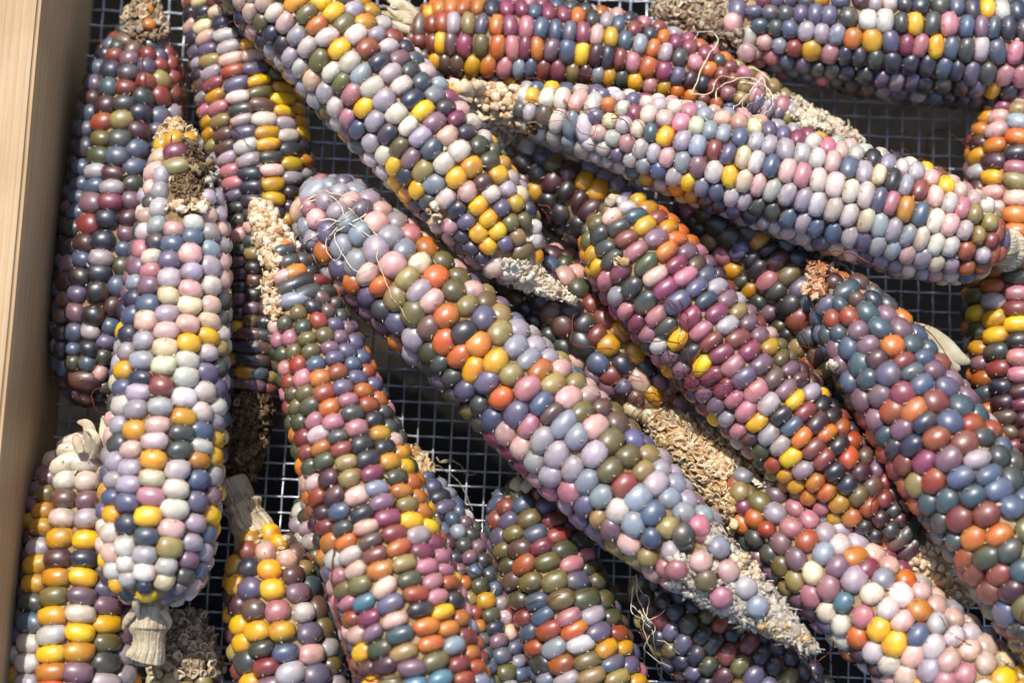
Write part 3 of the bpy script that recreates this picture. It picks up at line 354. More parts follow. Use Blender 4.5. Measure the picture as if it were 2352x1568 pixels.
# ------------------------------------------------------------------ cobs
# knots run from base to tip: (grid x, grid y, height of the axis in mm, half width in grid units)
COBS = dict(
A=dict(k=[(205, 925, 17, 45), (212, 870, 20, 92), (235, 740, 22, 122), (262, 600, 22, 134), (285, 430, 22, 134), (303, 260, 22, 126), (318, 140, 22, 104), (328, 70, 24, 60)],
  tip=[(330, 60, 24, 52), (338, 10, 23, 30), (342, -15, 23, 8)], w=50, p=40, n=15, kind='round', pal='ssnnhhkTVmMrlvvB', tipm='crust', jit=1.0,
  lab='dark blue and maroon cob lying along the wooden rail'),
C=dict(k=[(520, -60, 22, 100), (535, 40, 22, 118), (562, 160, 22, 126), (590, 320, 22, 126), (608, 460, 22, 118), (608, 640, 20, 96), (590, 800, 18, 78), (578, 890, 17, 62)],
  tip=[(575, 905, 17, 58), (565, 990, 16, 52), (555, 1080, 16, 34), (552, 1120, 15, 10)], w=54, p=30, n=13, kind='boxy', pal='nnVVmvllwpiyYhkB', tipm='brown', jit=0.6,
  lab='striped purple, gold and pearl cob with a bare brown tip behind the white cob'),
E=dict(k=[(948, 92, 26, 40), (972, 94, 27, 88), (1020, 97, 27, 112), (1120, 104, 28, 120), (1250, 113, 28, 118), (1400, 130, 28, 112), (1540, 165, 28, 100), (1640, 200, 27, 86), (1740, 240, 26, 72), (1810, 268, 25, 52)],
  tip=[(1800, 262, 25, 60), (1880, 292, 24, 44), (1950, 318, 23, 26), (1985, 330, 22, 8)], w=49, p=32, n=13, kind='boxy', pal='OOuMMMRssnhYyprlv', tipm='skin', jit=0.6,
  lab='orange, magenta and navy cob running across the top from the pale husk'),
F=dict(k=[(2480, 130, 25, 130), (2400, 122, 26, 146), (2250, 108, 26, 148), (2100, 96, 26, 144), (1950, 82, 26, 134), (1820, 68, 25, 116), (1720, 56, 24, 92), (1660, 46, 23, 68)],
  tip=[(1665, 48, 23, 66), (1600, 38, 22, 54), (1540, 26, 22, 40), (1500, 18, 21, 12)], w=50, p=36, n=16, kind='boxy', pal='nnsshhVVTkvRlMywV', tipm='crust', jit=0.9,
  lab='slate blue cob with a few yellow kernels in the upper right corner'),
H=dict(k=[(1560, 650, 16, 40), (1520, 610, 18, 85), (1420, 520, 20, 105), (1310, 440, 21, 105), (1220, 380, 21, 90), (1160, 340, 21, 62)],
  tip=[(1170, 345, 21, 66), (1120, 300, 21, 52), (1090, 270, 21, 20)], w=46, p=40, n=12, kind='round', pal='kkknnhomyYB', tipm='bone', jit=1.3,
  lab='nearly black cob with yellow kernels in the shade beneath the long pearly cob'),
I=dict(k=[(2120, 1120, 18, 60), (2060, 1010, 20, 110), (1960, 860, 21, 126), (1850, 700, 22, 130), (1740, 570, 22, 126), (1640, 470, 22, 110), (1580, 410, 22, 60)],
  tip=None, w=48, p=38, n=14, kind='boxy', pal='khgoynmRvVBhk', tipm=None, jit=1.2,
  lab='dark olive and wine cob half hidden between the pink cob and the teal cob'),
L=dict(k=[(1160, 580, 18, 50), (1190, 610, 19, 90), (1290, 710, 20, 116), (1400, 820, 21, 114), (1490, 910, 21, 90), (1540, 960, 21, 50)],
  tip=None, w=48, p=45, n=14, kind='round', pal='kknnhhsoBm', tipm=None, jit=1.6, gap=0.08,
  lab='shaded black and slate cob with tan chaff showing, right of the big central cob'),
P=dict(k=[(2345, 235, 20, 40), (2340, 262, 21, 90), (2336, 340, 22, 118), (2330, 480, 22, 122), (2328, 640, 22, 122), (2335, 800, 22, 122), (2350, 940, 22, 116), (2372, 1080, 22, 95)],
  tip=None, w=58, p=36, n=12, kind='boxy', pal='OOuyYrvMmRklhi', tipm=None, jit=0.6,
  lab='orange and wine cob standing upright along the right edge'),
Q=dict(k=[(1160, 1660, 17, 80), (1140, 1568, 18, 92), (1110, 1450, 18, 92), (1065, 1320, 18, 88), (1020, 1210, 17, 74), (985, 1130, 16, 52), (968, 1095, 16, 32)],
  tip=[(968, 1095, 16, 32), (955, 1055, 15, 24), (950, 1030, 15, 8)], w=47, p=33, n=12, kind='boxy', pal='ssnTghovllVBw', tipm='tan', jit=0.5,
  lab='slim steel blue and olive cob wedged low beside the big orange striped cob'),
Q2=dict(k=[(780, 1330, 14, 60), (760, 1250, 15, 88), (745, 1170, 15, 84), (735, 1110, 14, 40)],
  tip=None, w=50, p=38, n=11, kind='round', pal='bbhlgw', tipm=None, jit=0.8,
  lab='grey green cob end almost hidden beneath the orange striped cob'),
T=dict(k=[(420, 1720, 20, 80), (425, 1640, 22, 100), (425, 1570, 24, 92), (428, 1530, 24, 84)],
  tip=[(428, 1545, 24, 90), (428, 1490, 25, 70), (430, 1440, 25, 54), (432, 1405, 25, 36)], w=50, p=44, n=12, kind='round', pal='iclBii', tipm='crust', jit=1.2,
  lab='crusty grey mouldy cob with a frayed brown top at the bottom edge'),
V=dict(k=[(1880, 1700, 18, 100), (1800, 1610, 20, 122), (1700, 1525, 21, 126), (1600, 1445, 21, 118), (1520, 1375, 20, 92), (1470, 1330, 19, 50)],
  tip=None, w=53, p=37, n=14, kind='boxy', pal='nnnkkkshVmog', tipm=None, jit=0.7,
  lab='midnight blue cob in the shade under the mouldy tip at bottom centre'),
U=dict(k=[(1182, 1118, 17, 42), (1190, 1140, 18, 80), (1215, 1200, 20, 108), (1262, 1320, 22, 124), (1318, 1460, 22, 130), (1365, 1580, 22, 130), (1400, 1680, 22, 124)],
  tip=None, w=57, p=38, n=12, kind='boxy', pal='ooggsVhBruRTn', tipm=None, jit=0.9,
  lab='dark olive and blue cob with a small papery husk at its top, bottom centre'),
S=dict(k=[(180, 1015, 22, 40), (184, 1045, 24, 82), (188, 1110, 26, 118), (186, 1220, 27, 138), (178, 1350, 27, 150), (170, 1480, 27, 156), (165, 1600, 27, 156), (160, 1700, 27, 140)],
  tip=None, w=70, p=43, n=13, kind='boxy', pal='YyyWvmlkhioOwn', tipm=None, jit=0.5,
  lab='cob of wide yellow, cream and plum kernels in the lower left corner'),
R=dict(k=[(600, 1243, 24, 45), (606, 1262, 26, 84), (618, 1320, 28, 112), (640, 1420, 29, 128), (662, 1530, 29, 132), (690, 1650, 28, 128)],
  tip=None, w=60, p=44, n=12, kind='boxy', pal='YYyVvRplmhBrns', tipm=None, jit=0.9,
  lab='short looking cob with bright yellow kernels below a fibrous stalk'),
N=dict(k=[(2400, 1735, 52, 110), (2330, 1665, 52, 128), (2230, 1580, 50, 134), (2080, 1455, 46, 134), (1930, 1330, 40, 126), (1810, 1225, 34, 112), (1730, 1155, 30, 96), (1690, 1115, 29, 80)],
  tip=[(1700, 1125, 29, 84), (1630, 1065, 28, 72), (1560, 1005, 27, 56), (1510, 965, 26, 34), (1490, 950, 26, 10)], w=53, p=46, n=14, kind='round', pal='ppRRvvwWlMObi', tipm='tan', jit=1.0,
  lab='pink and mauve cob with a bare crumbly tan tip, lower right'),
J=dict(k=[(1388, 476, 44, 50), (1408, 502, 45, 92), (1444, 558, 47, 122), (1512, 648, 49, 134), (1640, 795, 49, 130), (1790, 955, 47, 126), (1930, 1100, 44, 112), (2030, 1205, 40, 92), (2085, 1262, 38, 72)],
  tip=[(2080, 1258, 38, 74), (2140, 1310, 36, 60), (2200, 1355, 34, 34), (2232, 1380, 33, 10)], w=56, p=36, n=13, kind='boxy', pal='RRvvMMmpYlhkrs', tipm='bead', jit=0.7,
  lab='rose and magenta cob with a rounded end and tangled red silks, right of centre'),
G=dict(k=[(2300, 572, 50, 44), (2275, 566, 51, 80), (2235, 553, 52, 108), (2150, 525, 52, 130), (2020, 482, 52, 138), (1880, 440, 52, 136), (1700, 382, 52, 126), (1540, 335, 51, 114), (1400, 292, 50, 94), (1290, 265, 49, 78), (1200, 245, 48, 58)],
  tip=[(1215, 250, 48, 60), (1160, 236, 47, 40), (1100, 222, 46, 34), (1050, 212, 46, 26), (1015, 200, 46, 8)], w=54, p=35, n=14, kind='boxy', pal='wwwWWplbbVRsc', tipm='bead', jit=0.7,
  lab='long pearly white and lilac cob with a withered left tip and cup shaped base'),
M=dict(k=[(712, 440, 36, 40), (728, 455, 37, 80), (770, 500, 39, 108), (850, 580, 42, 124), (970, 690, 45, 128), (1100, 810, 47, 132), (1230, 935, 48, 138), (1350, 1050, 50, 138), (1470, 1165, 52, 130), (1560, 1245, 54, 112), (1620, 1295, 55, 98)],
  tip=[(1600, 1280, 55, 104), (1680, 1345, 56, 84), (1770, 1415, 58, 54), (1840, 1468, 59, 26), (1878, 1496, 60, 6)], w=57, p=46, n=13, kind='round', pal='llVVbbvpOoiiRs', tipm='grey', jit=1.0,
  lab='largest cob, lilac, olive and orange, running diagonally through the centre to a mouldy tip'),
K=dict(k=[(2500, 1510, 70, 120), (2440, 1420, 70, 138), (2340, 1280, 68, 144), (2220, 1110, 64, 142), (2110, 950, 58, 134), (2020, 820, 53, 122), (1950, 720, 50, 98), (1915, 675, 49, 74), (1895, 650, 48, 50)],
  tip=[(1895, 652, 48, 50), (1878, 628, 47, 30), (1862, 608, 47, 8)], w=55, p=47, n=14, kind='round', pal='TTsshhvvMurBOn', tipm='rust', jit=1.0,
  lab='teal, plum and copper cob filling the right side, with a rusty chaff tip'),
O=dict(k=[(1015, 1690, 60, 140), (985, 1600, 60, 154), (945, 1470, 60, 156), (890, 1300, 58, 152), (840, 1150, 56, 144), (790, 990, 53, 130), (745, 850, 50, 116), (700, 730, 48, 100), (665, 640, 46, 76), (640, 580, 45, 52)],
  tip=[(642, 585, 45, 54), (622, 535, 44, 44), (602, 495, 43, 34), (590, 465, 43, 12)], w=57, p=36, n=15, kind='boxy', pal='OOuRRpMmrhgoiV', tipm='bead', jit=0.7,
  lab='orange, rose and olive striped cob coming to the bottom edge, its tip crumbling'),
B=dict(k=[(345, 1392, 60, 50), (347, 1372, 60, 92), (352, 1320, 60, 126), (365, 1200, 60, 144), (376, 1060, 59, 144), (388, 910, 58, 140), (400, 760, 56, 134), (412, 620, 54, 124), (418, 500, 53, 108), (415, 400, 52, 88), (405, 330, 51, 58)],
  tip=[(406, 335, 51, 54), (402, 300, 50, 34), (400, 280, 50, 12)], w=57, p=42, n=14, kind='boxy', pal='wwwllpccVsVYyW', tipm='tan', jit=0.8,
  lab='pearl and grey cob with a gnawed brown hole near its top and a stalk below'),
D=dict(k=[(540, -150, 50, 110), (610, -60, 52, 128), (700, 32, 54, 136), (790, 130, 55, 138), (900, 248, 55, 138), (1015, 370, 54, 134), (1090, 462, 52, 124), (1145, 535, 50, 108), (1180, 590, 48, 84), (1200, 620, 47, 60)],
  tip=[(1195, 612, 47, 64), (1228, 645, 46, 40), (1275, 668, 45, 24), (1322, 690, 45, 6)], w=52, p=38, n=15, kind='boxy', pal='WWwwwllbnYYohpv', tipm='skin', jit=0.7,
  lab='cream and pearl cob with bright yellow kernels, running diagonally at upper left'),
)
# patches where kernels are gone and chaff shows: cob, x, y, rx, ry, stuff kind
VOIDS = [('B', 440, 412, 44, 52, 'pit'), ('B', 430, 340, 26, 30, 'brown'), ('B', 470, 372, 34, 24, 'brown'), ('B', 435, 468, 62, 13, 'cream'), ('B', 500, 400, 20, 30, 'grey'), ('B', 405, 283, 22, 12, 'tan'),
 ('O', 600, 600, 38, 60, 'cream'), ('O', 620, 690, 26, 42, 'cream'), ('O', 592, 520, 50, 40, 'cream'), ('O', 596, 760, 12, 110, 'bone'),
 ('K', 1865, 640, 36, 44, 'rust'), ('K', 1900, 905, 12, 75, 'bone'),
 ('N', 1590, 1040, 95, 62, 'tan'), ('N', 1665, 1062, 40, 30, 'cream'), ('N', 1600, 1010, 40, 18, 'cream'), ('N', 1770, 1092, 52, 24, 'bone'), ('N', 1650, 1185, 34, 80, 'crumb'),
 ('M', 1700, 1390, 150, 60, 'greym'), ('M', 1810, 1452, 70, 24, 'tan'), ('M', 1590, 1310, 60, 40, 'greym'), ('M', 1720, 1300, 40, 30, 'cream'), ('M', 1600, 1345, 70, 16, 'bone'), ('M', 1670, 1240, 40, 60, 'greym'),
 ('E', 1815, 222, 55, 12, 'bone'), ('E', 1880, 280, 60, 24, 'bone'),
 ('F', 1640, 70, 60, 60, 'crust'), ('H', 1140, 310, 40, 30, 'bone'), ('D', 990, 492, 14, 22, 'cream'), ('D', 1190, 625, 40, 26, 'bone'), ('G', 1225, 300, 22, 12, 'brown'),
 ('T', 440, 1480, 90, 60, 'crust'), ('A', 340, 45, 60, 46, 'crust'), ('C', 560, 985, 70, 75, 'brown'), ('J', 1420, 600, 14, 12, 'tan')]
# lone kernels set in the mouldy tip of the big cob, and others
KEEP = {'M': [(1610, 1290, 'p'), (1675, 1310, 'p'), (1552, 1312, 'R'), (1620, 1335, 'o'), (1715, 1348, 'l'), (1655, 1376, 'R'), (1740, 1392, 'b'), (1655, 1255, 'b'), (1610, 1205, 'R'), (1570, 1225, 'h')],
        'F': [(1680, 52, 'p'), (1712, 125, 'p')], 'A': [(346, 52, 'O'), (340, 18, 'O')], 'N': [(1707, 1090, 'b'), (1697, 1128, 'i')]}
CHM = {'skin': M_BONE, 'cream': M_CREAM, 'tan': M_TAN, 'brown': M_BROWN, 'pit': M_BROWN, 'grey': M_GREY, 'greym': M_GREY, 'rust': M_RUST, 'bone': M_BONE, 'crust': M_CRUST, 'crumb': M_TAN, 'bead': M_CREAM}

def catmull(K, n_per=24):
    K = [np.array(k, float) for k in K]
    out = []
    for i in range(len(K) - 1):
        p0 = K[max(i - 1, 0)]; p1 = K[i]; p2 = K[i + 1]; p3 = K[min(i + 2, len(K) - 1)]
        for j in range(n_per):
            t = j / n_per
            out.append(0.5 * ((2 * p1) + (-p0 + p2) * t + (2 * p0 - 5 * p1 + 4 * p2 - p3) * t * t + (-p0 + 3 * p1 - 3 * p2 + p3) * t ** 3))
    out.append(K[-1]); return out

class Body:
    def __init__(s, knots):
        W = []
        for (u, v, z, hw) in knots:
            p = p2w(u, v, z / 1000.0); W.append((p.x, p.y, p.z, hw * depth(p) / F))
        c = catmull(W); s.P = [Vector(a[:3]) for a in c]; s.R = [max(float(a[3]), 0.0006) for a in c]
        n = len(c); s.n = n; s.T = []; s.U = []; s.V = []; s.L = [0.0]; s.dr = []
        for i in range(n):
            a = s.P[max(i - 1, 0)]; b = s.P[min(i + 1, n - 1)]; t = (b - a).normalized()
            up = Vector((0, 0, 1)); u = (up - t * up.dot(t)).normalized(); s.T.append(t); s.U.append(u); s.V.append(t.cross(u))
            d = (b - a).length; s.dr.append((s.R[min(i + 1, n - 1)] - s.R[max(i - 1, 0)]) / max(d, 1e-6))
            if i: s.L.append(s.L[-1] + math.hypot((s.P[i] - s.P[i - 1]).length, s.R[i] - s.R[i - 1]))
        s.len = s.L[-1]
    def at(s, l):
        l = min(max(l, 0), s.len); j = int(np.searchsorted(s.L, l)); j = min(max(j, 1), s.n - 1)
        f = (l - s.L[j - 1]) / max(s.L[j] - s.L[j - 1], 1e-9); i = j - 1
        g = lambda A: A[i] * (1 - f) + A[j] * f
        return g(s.P), g(s.R), g(s.T).normalized(), g(s.U).normalized(), g(s.V).normalized(), g(s.dr)

def tube(body, rf, S=20, step=1, jag=0.0, seed=0):
    vs = []; fs = []; idx = list(range(0, body.n, step))
    if idx[-1] != body.n - 1: idx.append(body.n - 1)
    for a, i in enumerate(idx):
        for k in range(S):
            th = 2 * math.pi * k / S; d = body.U[i] * math.cos(th) + body.V[i] * math.sin(th)
            r = max(rf(body.R[i]), 0.0003); p = body.P[i] + d * r
            if jag: p = p + d * (jag * noise.fractal(p * 420 + Vector((seed, 0, 0)), 1.0, 2.0, 3))
            vs.append(p)
        if a:
            for k in range(S):
                q0 = (a - 1) * S + k; q1 = (a - 1) * S + (k + 1) % S
                fs.append((q0, q1, q1 + S, q0 + S))
    fs.append(tuple(range(S))[::-1]); fs.append(tuple(range((len(idx) - 1) * S, len(idx) * S)))
    return vs, fs

_ico = bmesh.new(); bmesh.ops.create_icosphere(_ico, subdivisions=2, radius=1)
ICO_V = [v.co.copy() for v in _ico.verts]; ICO_F = [tuple(v.index for v in f.verts) for f in _ico.faces]; _ico.free()
_ico = bmesh.new(); bmesh.ops.create_icosphere(_ico, subdivisions=1, radius=1)
ICO1_V = [v.co.copy() for v in _ico.verts]; ICO1_F = [tuple(v.index for v in f.verts) for f in _ico.faces]; _ico.free()
class Acc:
    def __init__(s): s.v = []; s.f = []
    def lump(s, p, n, size, rs, rough=0.5, flat=1.0, fine=True):
        VV, FF = (ICO_V, ICO_F) if fine else (ICO1_V, ICO1_F)
        o = Vector((rs.uniform(-50, 50), rs.uniform(-50, 50), rs.uniform(-50, 50))); b = len(s.v)
        q = n.to_track_quat('Z', 'Y'); sx = size * rs.uniform(.7, 1.3); sy = size * rs.uniform(.7, 1.3); sz = size * flat * rs.uniform(.6, 1.2)
        for v in VV:
            k = 1 + rough * noise.noise(v * 1.7 + o) * 1.6
            w_ = Vector((v.x * sx * k, v.y * sy * k, v.z * sz * k)); w_.rotate(q); s.v.append(p + w_)
        s.f += [tuple(i + b for i in f) for f in FF]
    def cup(s, p, n, size, rs):
        # open shrivelled glume cup with a curled rim
        b = len(s.v); q = n.to_track_quat('Z', 'Y'); S = 9; prof = [(0.15, -.5), (0.7, -.25), (1.0, .25), (.86, .6), (.66, .3), (.2, 0.0)]
        ph = rs.uniform(0, 6); sq = rs.uniform(.6, 1)
        for r_, z_ in prof:
            for k in range(S):
                a = 2 * math.pi * k / S; j = 1 + .22 * math.sin(3 * a + ph) * r_ + rs.uniform(-.12, .12)
                w_ = Vector((math.cos(a) * r_ * j, math.sin(a) * r_ * j * sq, z_ * (1 + .35 * math.sin(2 * a + ph)))) * size
                w_.rotate(q); s.v.append(p + w_)
        for i in range(len(prof) - 1):
            for k in range(S):
                a0 = b + i * S + k; a1 = b + i * S + (k + 1) % S; s.f.append((a0, a1, a1 + S, a0 + S))
    def flake(s, p, n, size, rs, curl=0.5):
        # thin curled scale with real thickness
        b = len(s.v); d = Vector((rs.gauss(0, 1), rs.gauss(0, 1), rs.gauss(0, 1))).cross(n).normalized(); e = n.cross(d).normalized()
        L = size * rs.uniform(.8, 1.7); Wd = size * rs.uniform(.25, .6); lift = rs.uniform(-.1, .7)
        for side in (0, 1):
            for i in range(4):
                t = i / 3; c = p + d * (L * (t - .3)) + n * (L * (lift * t + curl * rs.uniform(.0, .5) * t * t)) - n * (side * size * .05)
                wd = Wd * (math.sin(math.pi * (0.15 + .8 * t)))
                s.v.append(c + e * wd); s.v.append(c - e * wd * rs.uniform(.6, 1))
        for i in range(3):
            a = b + 2 * i; s.f.append((a, a + 2, a + 3, a + 1)); a += 8; s.f.append((a, a + 1, a + 3, a + 2))
        for i in range(3):
            a = b + 2 * i; s.f.append((a, a + 8, a + 10, a + 2)); s.f.append((a + 1, a + 3, a + 11, a + 9))
    def build(s, name, mat, parent, kind='stuff', smooth=True):
        if not s.v: return None
        o = link(name, mesh(name, [v - parent.location for v in s.v] if parent else s.v, s.f), parent, mat, smooth)
        if kind: o['kind'] = kind
        return o

def put_kernel(parent, pos, c, t, n, hw, ht, hr, col, kind, rs, proto=None):
    me = rs.choice(KM[kind])
    o = bpy.data.objects.new('kernel', me); COL.objects.link(o); o.parent = parent
    q = Matrix((c, t, n)).transposed()
    q = q @ Matrix.Rotation(rs.gauss(0, .09), 3, 'Z') @ Matrix.Rotation(rs.gauss(0, .08), 3, 'X') @ Matrix.Rotation(rs.gauss(0, .06), 3, 'Y')
    if rs.random() < .5: flip = -1
    else: flip = 1
    M4 = Matrix.Translation(pos - parent.location) @ q.to_4x4() @ Matrix.Diagonal((hw, ht, hr, 1))
    o.matrix_local = M4
    o.color = (*col, 1)
    return o

def vary(c, rs, a=0.10):
    k = math.exp(rs.gauss(0, a)); h = [rs.gauss(0, a * .45) for _ in range(3)]
    return tuple(min(0.95, max(0.003, c[i] * k * math.exp(h[i]))) for i in range(3))

BODIES = {}; ROOT = {}
for key, cb in COBS.items(): BODIES[key] = [Body(cb['k'])] + ([Body(cb['tip'])] if cb['tip'] else [])
SAMP = []
for key, bs in BODIES.items():
    for b_ in bs:
        for i in range(0, b_.n, 2):
            uu, vv = w2p(b_.P[i]); SAMP.append((uu, vv, b_.R[i] * F / depth(b_.P[i]), b_.P[i].z, b_.R[i], list(COBS).index(key)))
SAMP = np.array(SAMP); OWN = np.full(len(PTS), -1)
for i, (u, v) in enumerate(PTS):                    # which cob does each colour note belong to
    q = ((SAMP[:, 0] - u) ** 2 + (SAMP[:, 1] - v) ** 2) / SAMP[:, 2] ** 2
    z = np.where(q < .84, SAMP[:, 3] + np.sqrt(np.clip(1 - q, 0, 1)) * SAMP[:, 4], -9.0)
    if z.max() > -1: OWN[i] = int(SAMP[int(z.argmax()), 5])
PC = np.array(PC)
NK = 0
for ci, (key, cb) in enumerate(COBS.items()):
    rs = random.Random(100 + ci * 7)
    B = BODIES[key][0]; BT = BODIES[key][1] if cb['tip'] else None
    root = bpy.data.objects.new('corn_cob', None); COL.objects.link(root); root.location = B.P[B.n // 2]; root.empty_display_size = .01
    tag(root, cb['lab'], 'corn cob', 'glass gem corn cobs drying on the screen'); ROOT[key] = root
    sc = sum(B.R) / B.n; mid = B.P[B.n // 2]; pxm = depth(mid) / F
    w0 = cb['w'] * pxm; p0 = cb['p'] * pxm; hr = (0.47 if cb['kind'] == 'boxy' else .50) * min(w0, p0 * 1.45); NN = cb['n']; jit = cb['jit']; boxy = cb['kind'] == 'boxy'
    # core
    vs, fs = tube(B, lambda r: r - hr * .92 if r > hr * 2 else r * .48, 18, 4, .0006, ci)
    link('cob_core', mesh('cob_core', [v - root.location for v in vs], fs), root, M_CORE)
    voids = [v for v in VOIDS if v[0] == key]; keeps = KEEP.get(key, [])
    ks = []
    def in_void(u, v, grow=0.0):
        for (_, x, y, rx, ry, kd) in voids:
            if ((u - x) / (rx + grow)) ** 2 + ((v - y) / (ry + grow)) ** 2 < 1: return kd
        return None
    for j in range(NN):
        kk = 0; l = 0
        th0 = 2 * math.pi * (j + 0.37 * (ci % 3)) / NN
        rowph = rs.uniform(0, 6)
        while l < B.len - p0 * .25:
            nz = lambda q: .42 * jit * noise.noise(Vector((q * .33, j * .9, ci * 3.1)))
            l = p0 * (0.35 + kk + (0.5 if j % 2 else 0.0) + nz(kk) + rs.gauss(0, .035) * jit)
            step = p0 * (1 + .5 * (nz(kk + 1) - nz(kk - 1)))
            kk += 1
            P, R, T, U, V, dr = B.at(l)
            wid = 2 * math.pi * max(R - hr * .55, R * .4) / NN
            wk = wid; skip = False
            if wid < w0 * .63:
                if j % 2: skip = True
                wk = min(wid * 2, w0 * 1.2)
            if not skip and wid < w0 * .33:
                if j % 4: skip = True
                wk = min(wid * 4, w0)
            if not skip and rs.random() > cb.get('gap', 0.0):
                th = th0 + 0.028 * math.sin(rowph + l * 60) * jit + rs.gauss(0, .014) * jit
                th = (th + math.pi) % (2 * math.pi) - math.pi
                if abs(th) < rad(128):
                    d = U * math.cos(th) + V * math.sin(th); sl = max(-3, min(3, dr))
                    n_ = (d - T * sl).normalized(); t_ = (T + d * sl).normalized()
                    size = 1 + rs.gauss(0, .05) * jit
                    pos = P + d * R - n_ * hr * 0.98 + n_ * rs.gauss(0, .05) * hr * jit
                    u, v = w2p(P + d * R * .93 + n_ * .001)
                    if -90 < u < PW + 90 and -90 < v < PH + 90 and not in_void(u, v, 3):
                        ks.append((abs(th), pos, t_.cross(n_), t_, n_, wk * (.55 if boxy else .59) * size, step * (.57 if boxy else .585) * size, hr * rs.uniform(.94, 1.06), u, v))
    ks.sort(key=lambda a: a[0]); ks = ks[:300 - len(keeps)]
    own = np.where(OWN == ci)[0]; cols_ = [None] * len(ks)
    if len(own) and ks:
        KU = np.array([(k_[8], k_[9]) for k_ in ks]); D2 = (KU[:, None, 0] - PTS[own][None, :, 0]) ** 2 + (KU[:, None, 1] - PTS[own][None, :, 1]) ** 2
        D2[np.array([k_[0] for k_ in ks]) > rad(100), :] = 1e9
        order = np.argsort(D2, axis=None); used = set()
        for o_ in order:
            ki, ni = divmod(int(o_), len(own))
            if D2[ki, ni] > (1.0 * cb['w']) ** 2: break
            if cols_[ki] is None and ni not in used: cols_[ki] = PC[own[ni]]; used.add(ni)
        for ki in range(len(ks)):
            if cols_[ki] is None and D2[ki].min() < (3.0 * cb['w']) ** 2 and rs.random() < .85:
                cols_[ki] = PC[own[int(np.argsort(D2[ki])[min(len(own) - 1, rs.randint(0, 4))])]]
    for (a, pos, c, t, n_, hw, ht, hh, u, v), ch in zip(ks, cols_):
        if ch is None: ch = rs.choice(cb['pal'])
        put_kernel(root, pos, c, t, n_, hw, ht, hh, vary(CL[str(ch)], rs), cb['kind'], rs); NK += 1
    # lone kernels in the tip
    def ray_on(bodies, u, v):
        best = None
        for b_ in bodies:
            for i in range(0, b_.n, 1):
                uu, vv = w2p(b_.P[i]); rr = b_.R[i] * F / depth(b_.P[i]); d_ = math.hypot(uu - u, vv - v)
                if d_ < rr:
                    z = b_.P[i].z + math.sqrt(max(0, 1 - (d_ / rr) ** 2)) * b_.R[i]
                    if best is None or z > best[0]: best = (z, b_, i)
        return best
    for (u, v, ch) in keeps:
        h = ray_on(BODIES[key], u, v)
        if not h: continue
        z, b_, i = h; p = p2w(u, v, z); n_ = (p - b_.P[i]).normalized(); t = (b_.T[i] - n_ * b_.T[i].dot(n_)).normalized()
        ks_ = .32 if key == 'A' else .46
        put_kernel(root, p - n_ * w0 * .2, t.cross(n_), t, n_, w0 * ks_, w0 * ks_, w0 * ks_ * .92, vary(CL[ch], rs), 'round', rs); NK += 1
    # papery glumes in the joints between kernels
    ac = Acc()
    for _ in range(150):
        l = rs.uniform(0, B.len); P, R, T, U, V, dr = B.at(l); th = rs.uniform(-1.7, 1.7)
        d = U * math.cos(th) + V * math.sin(th); p = P + d * (R - hr * rs.uniform(.55, .95))
        u, v = w2p(p)
        if -50 < u < PW + 50 and -50 < v < PH + 50: ac.flake(p, d, .0016, rs, .4)
    ac.build('glume', M_FILM, root)
    # withered tip
    if BT:
        km = cb['tipm']; matn = CHM[km]
        vs, fs = tube(BT, lambda r: r * .78, 56, 1, .0019, ci * 3)
        o = link('withered_tip', mesh('withered_tip', [v - root.location for v in vs], fs), root, matn)
        ac = Acc(); area = sum(2 * math.pi * BT.R[i] * (BT.P[i] - BT.P[i - 1]).length for i in range(1, BT.n))
        cnt = int(min(1500, area * .66 / (.0017 ** 2) * (.75 if km in ('tan', 'cream', 'rust') else .8)))
        for _ in range(cnt):
            l = rs.uniform(0, BT.len); P, R, T, U, V, dr = BT.at(l); th = rs.uniform(-2.1, 2.1)
            d = U * math.cos(th) + V * math.sin(th); n_ = (d - T * max(-1, min(1, dr)) + Vector((rs.gauss(0, .3), rs.gauss(0, .3), rs.gauss(0, .3)))).normalized()
            p = P + d * R * rs.uniform(.74, .92)
            if any((w2p(p)[0] - a) ** 2 + (w2p(p)[1] - b) ** 2 < (cb['w'] * .42) ** 2 for a, b, _c in keeps): continue
            k = rs.random(); s_ = rs.uniform(.0007, .0016)
            if km == 'bead': ac.lump(p, n_, s_ * 1.15, rs, .25)
            elif km == 'skin':
                ac.lump(p, n_, s_ * .6, rs, .8, .5) if k < .6 else ac.flake(p, n_, s_ * 1.1, rs) if k < .75 else None
            elif km == 'grey':
                if rs.random() < .4: continue
                if k < .42: ac.lump(p, n_, s_ * .62, rs, .8, .6)
                elif k < .92: ac.flake(p, n_, s_ * 1.7, rs)
                else: ac.cup(p, n_, s_ * 1.2, rs)
            elif km == 'brown':
                ac.flake(p, n_, s_ * 1.7, rs) if k < .7 else ac.lump(p, n_, s_, rs, .8)
            else:
                if k < .45: ac.lump(p, n_, s_ * 1.1, rs, .7)
                elif k < .75: ac.cup(p, n_, s_ * 1.3, rs)
                else: ac.flake(p, n_, s_ * 1.5, rs)
        ac.build('chaff', matn, root)
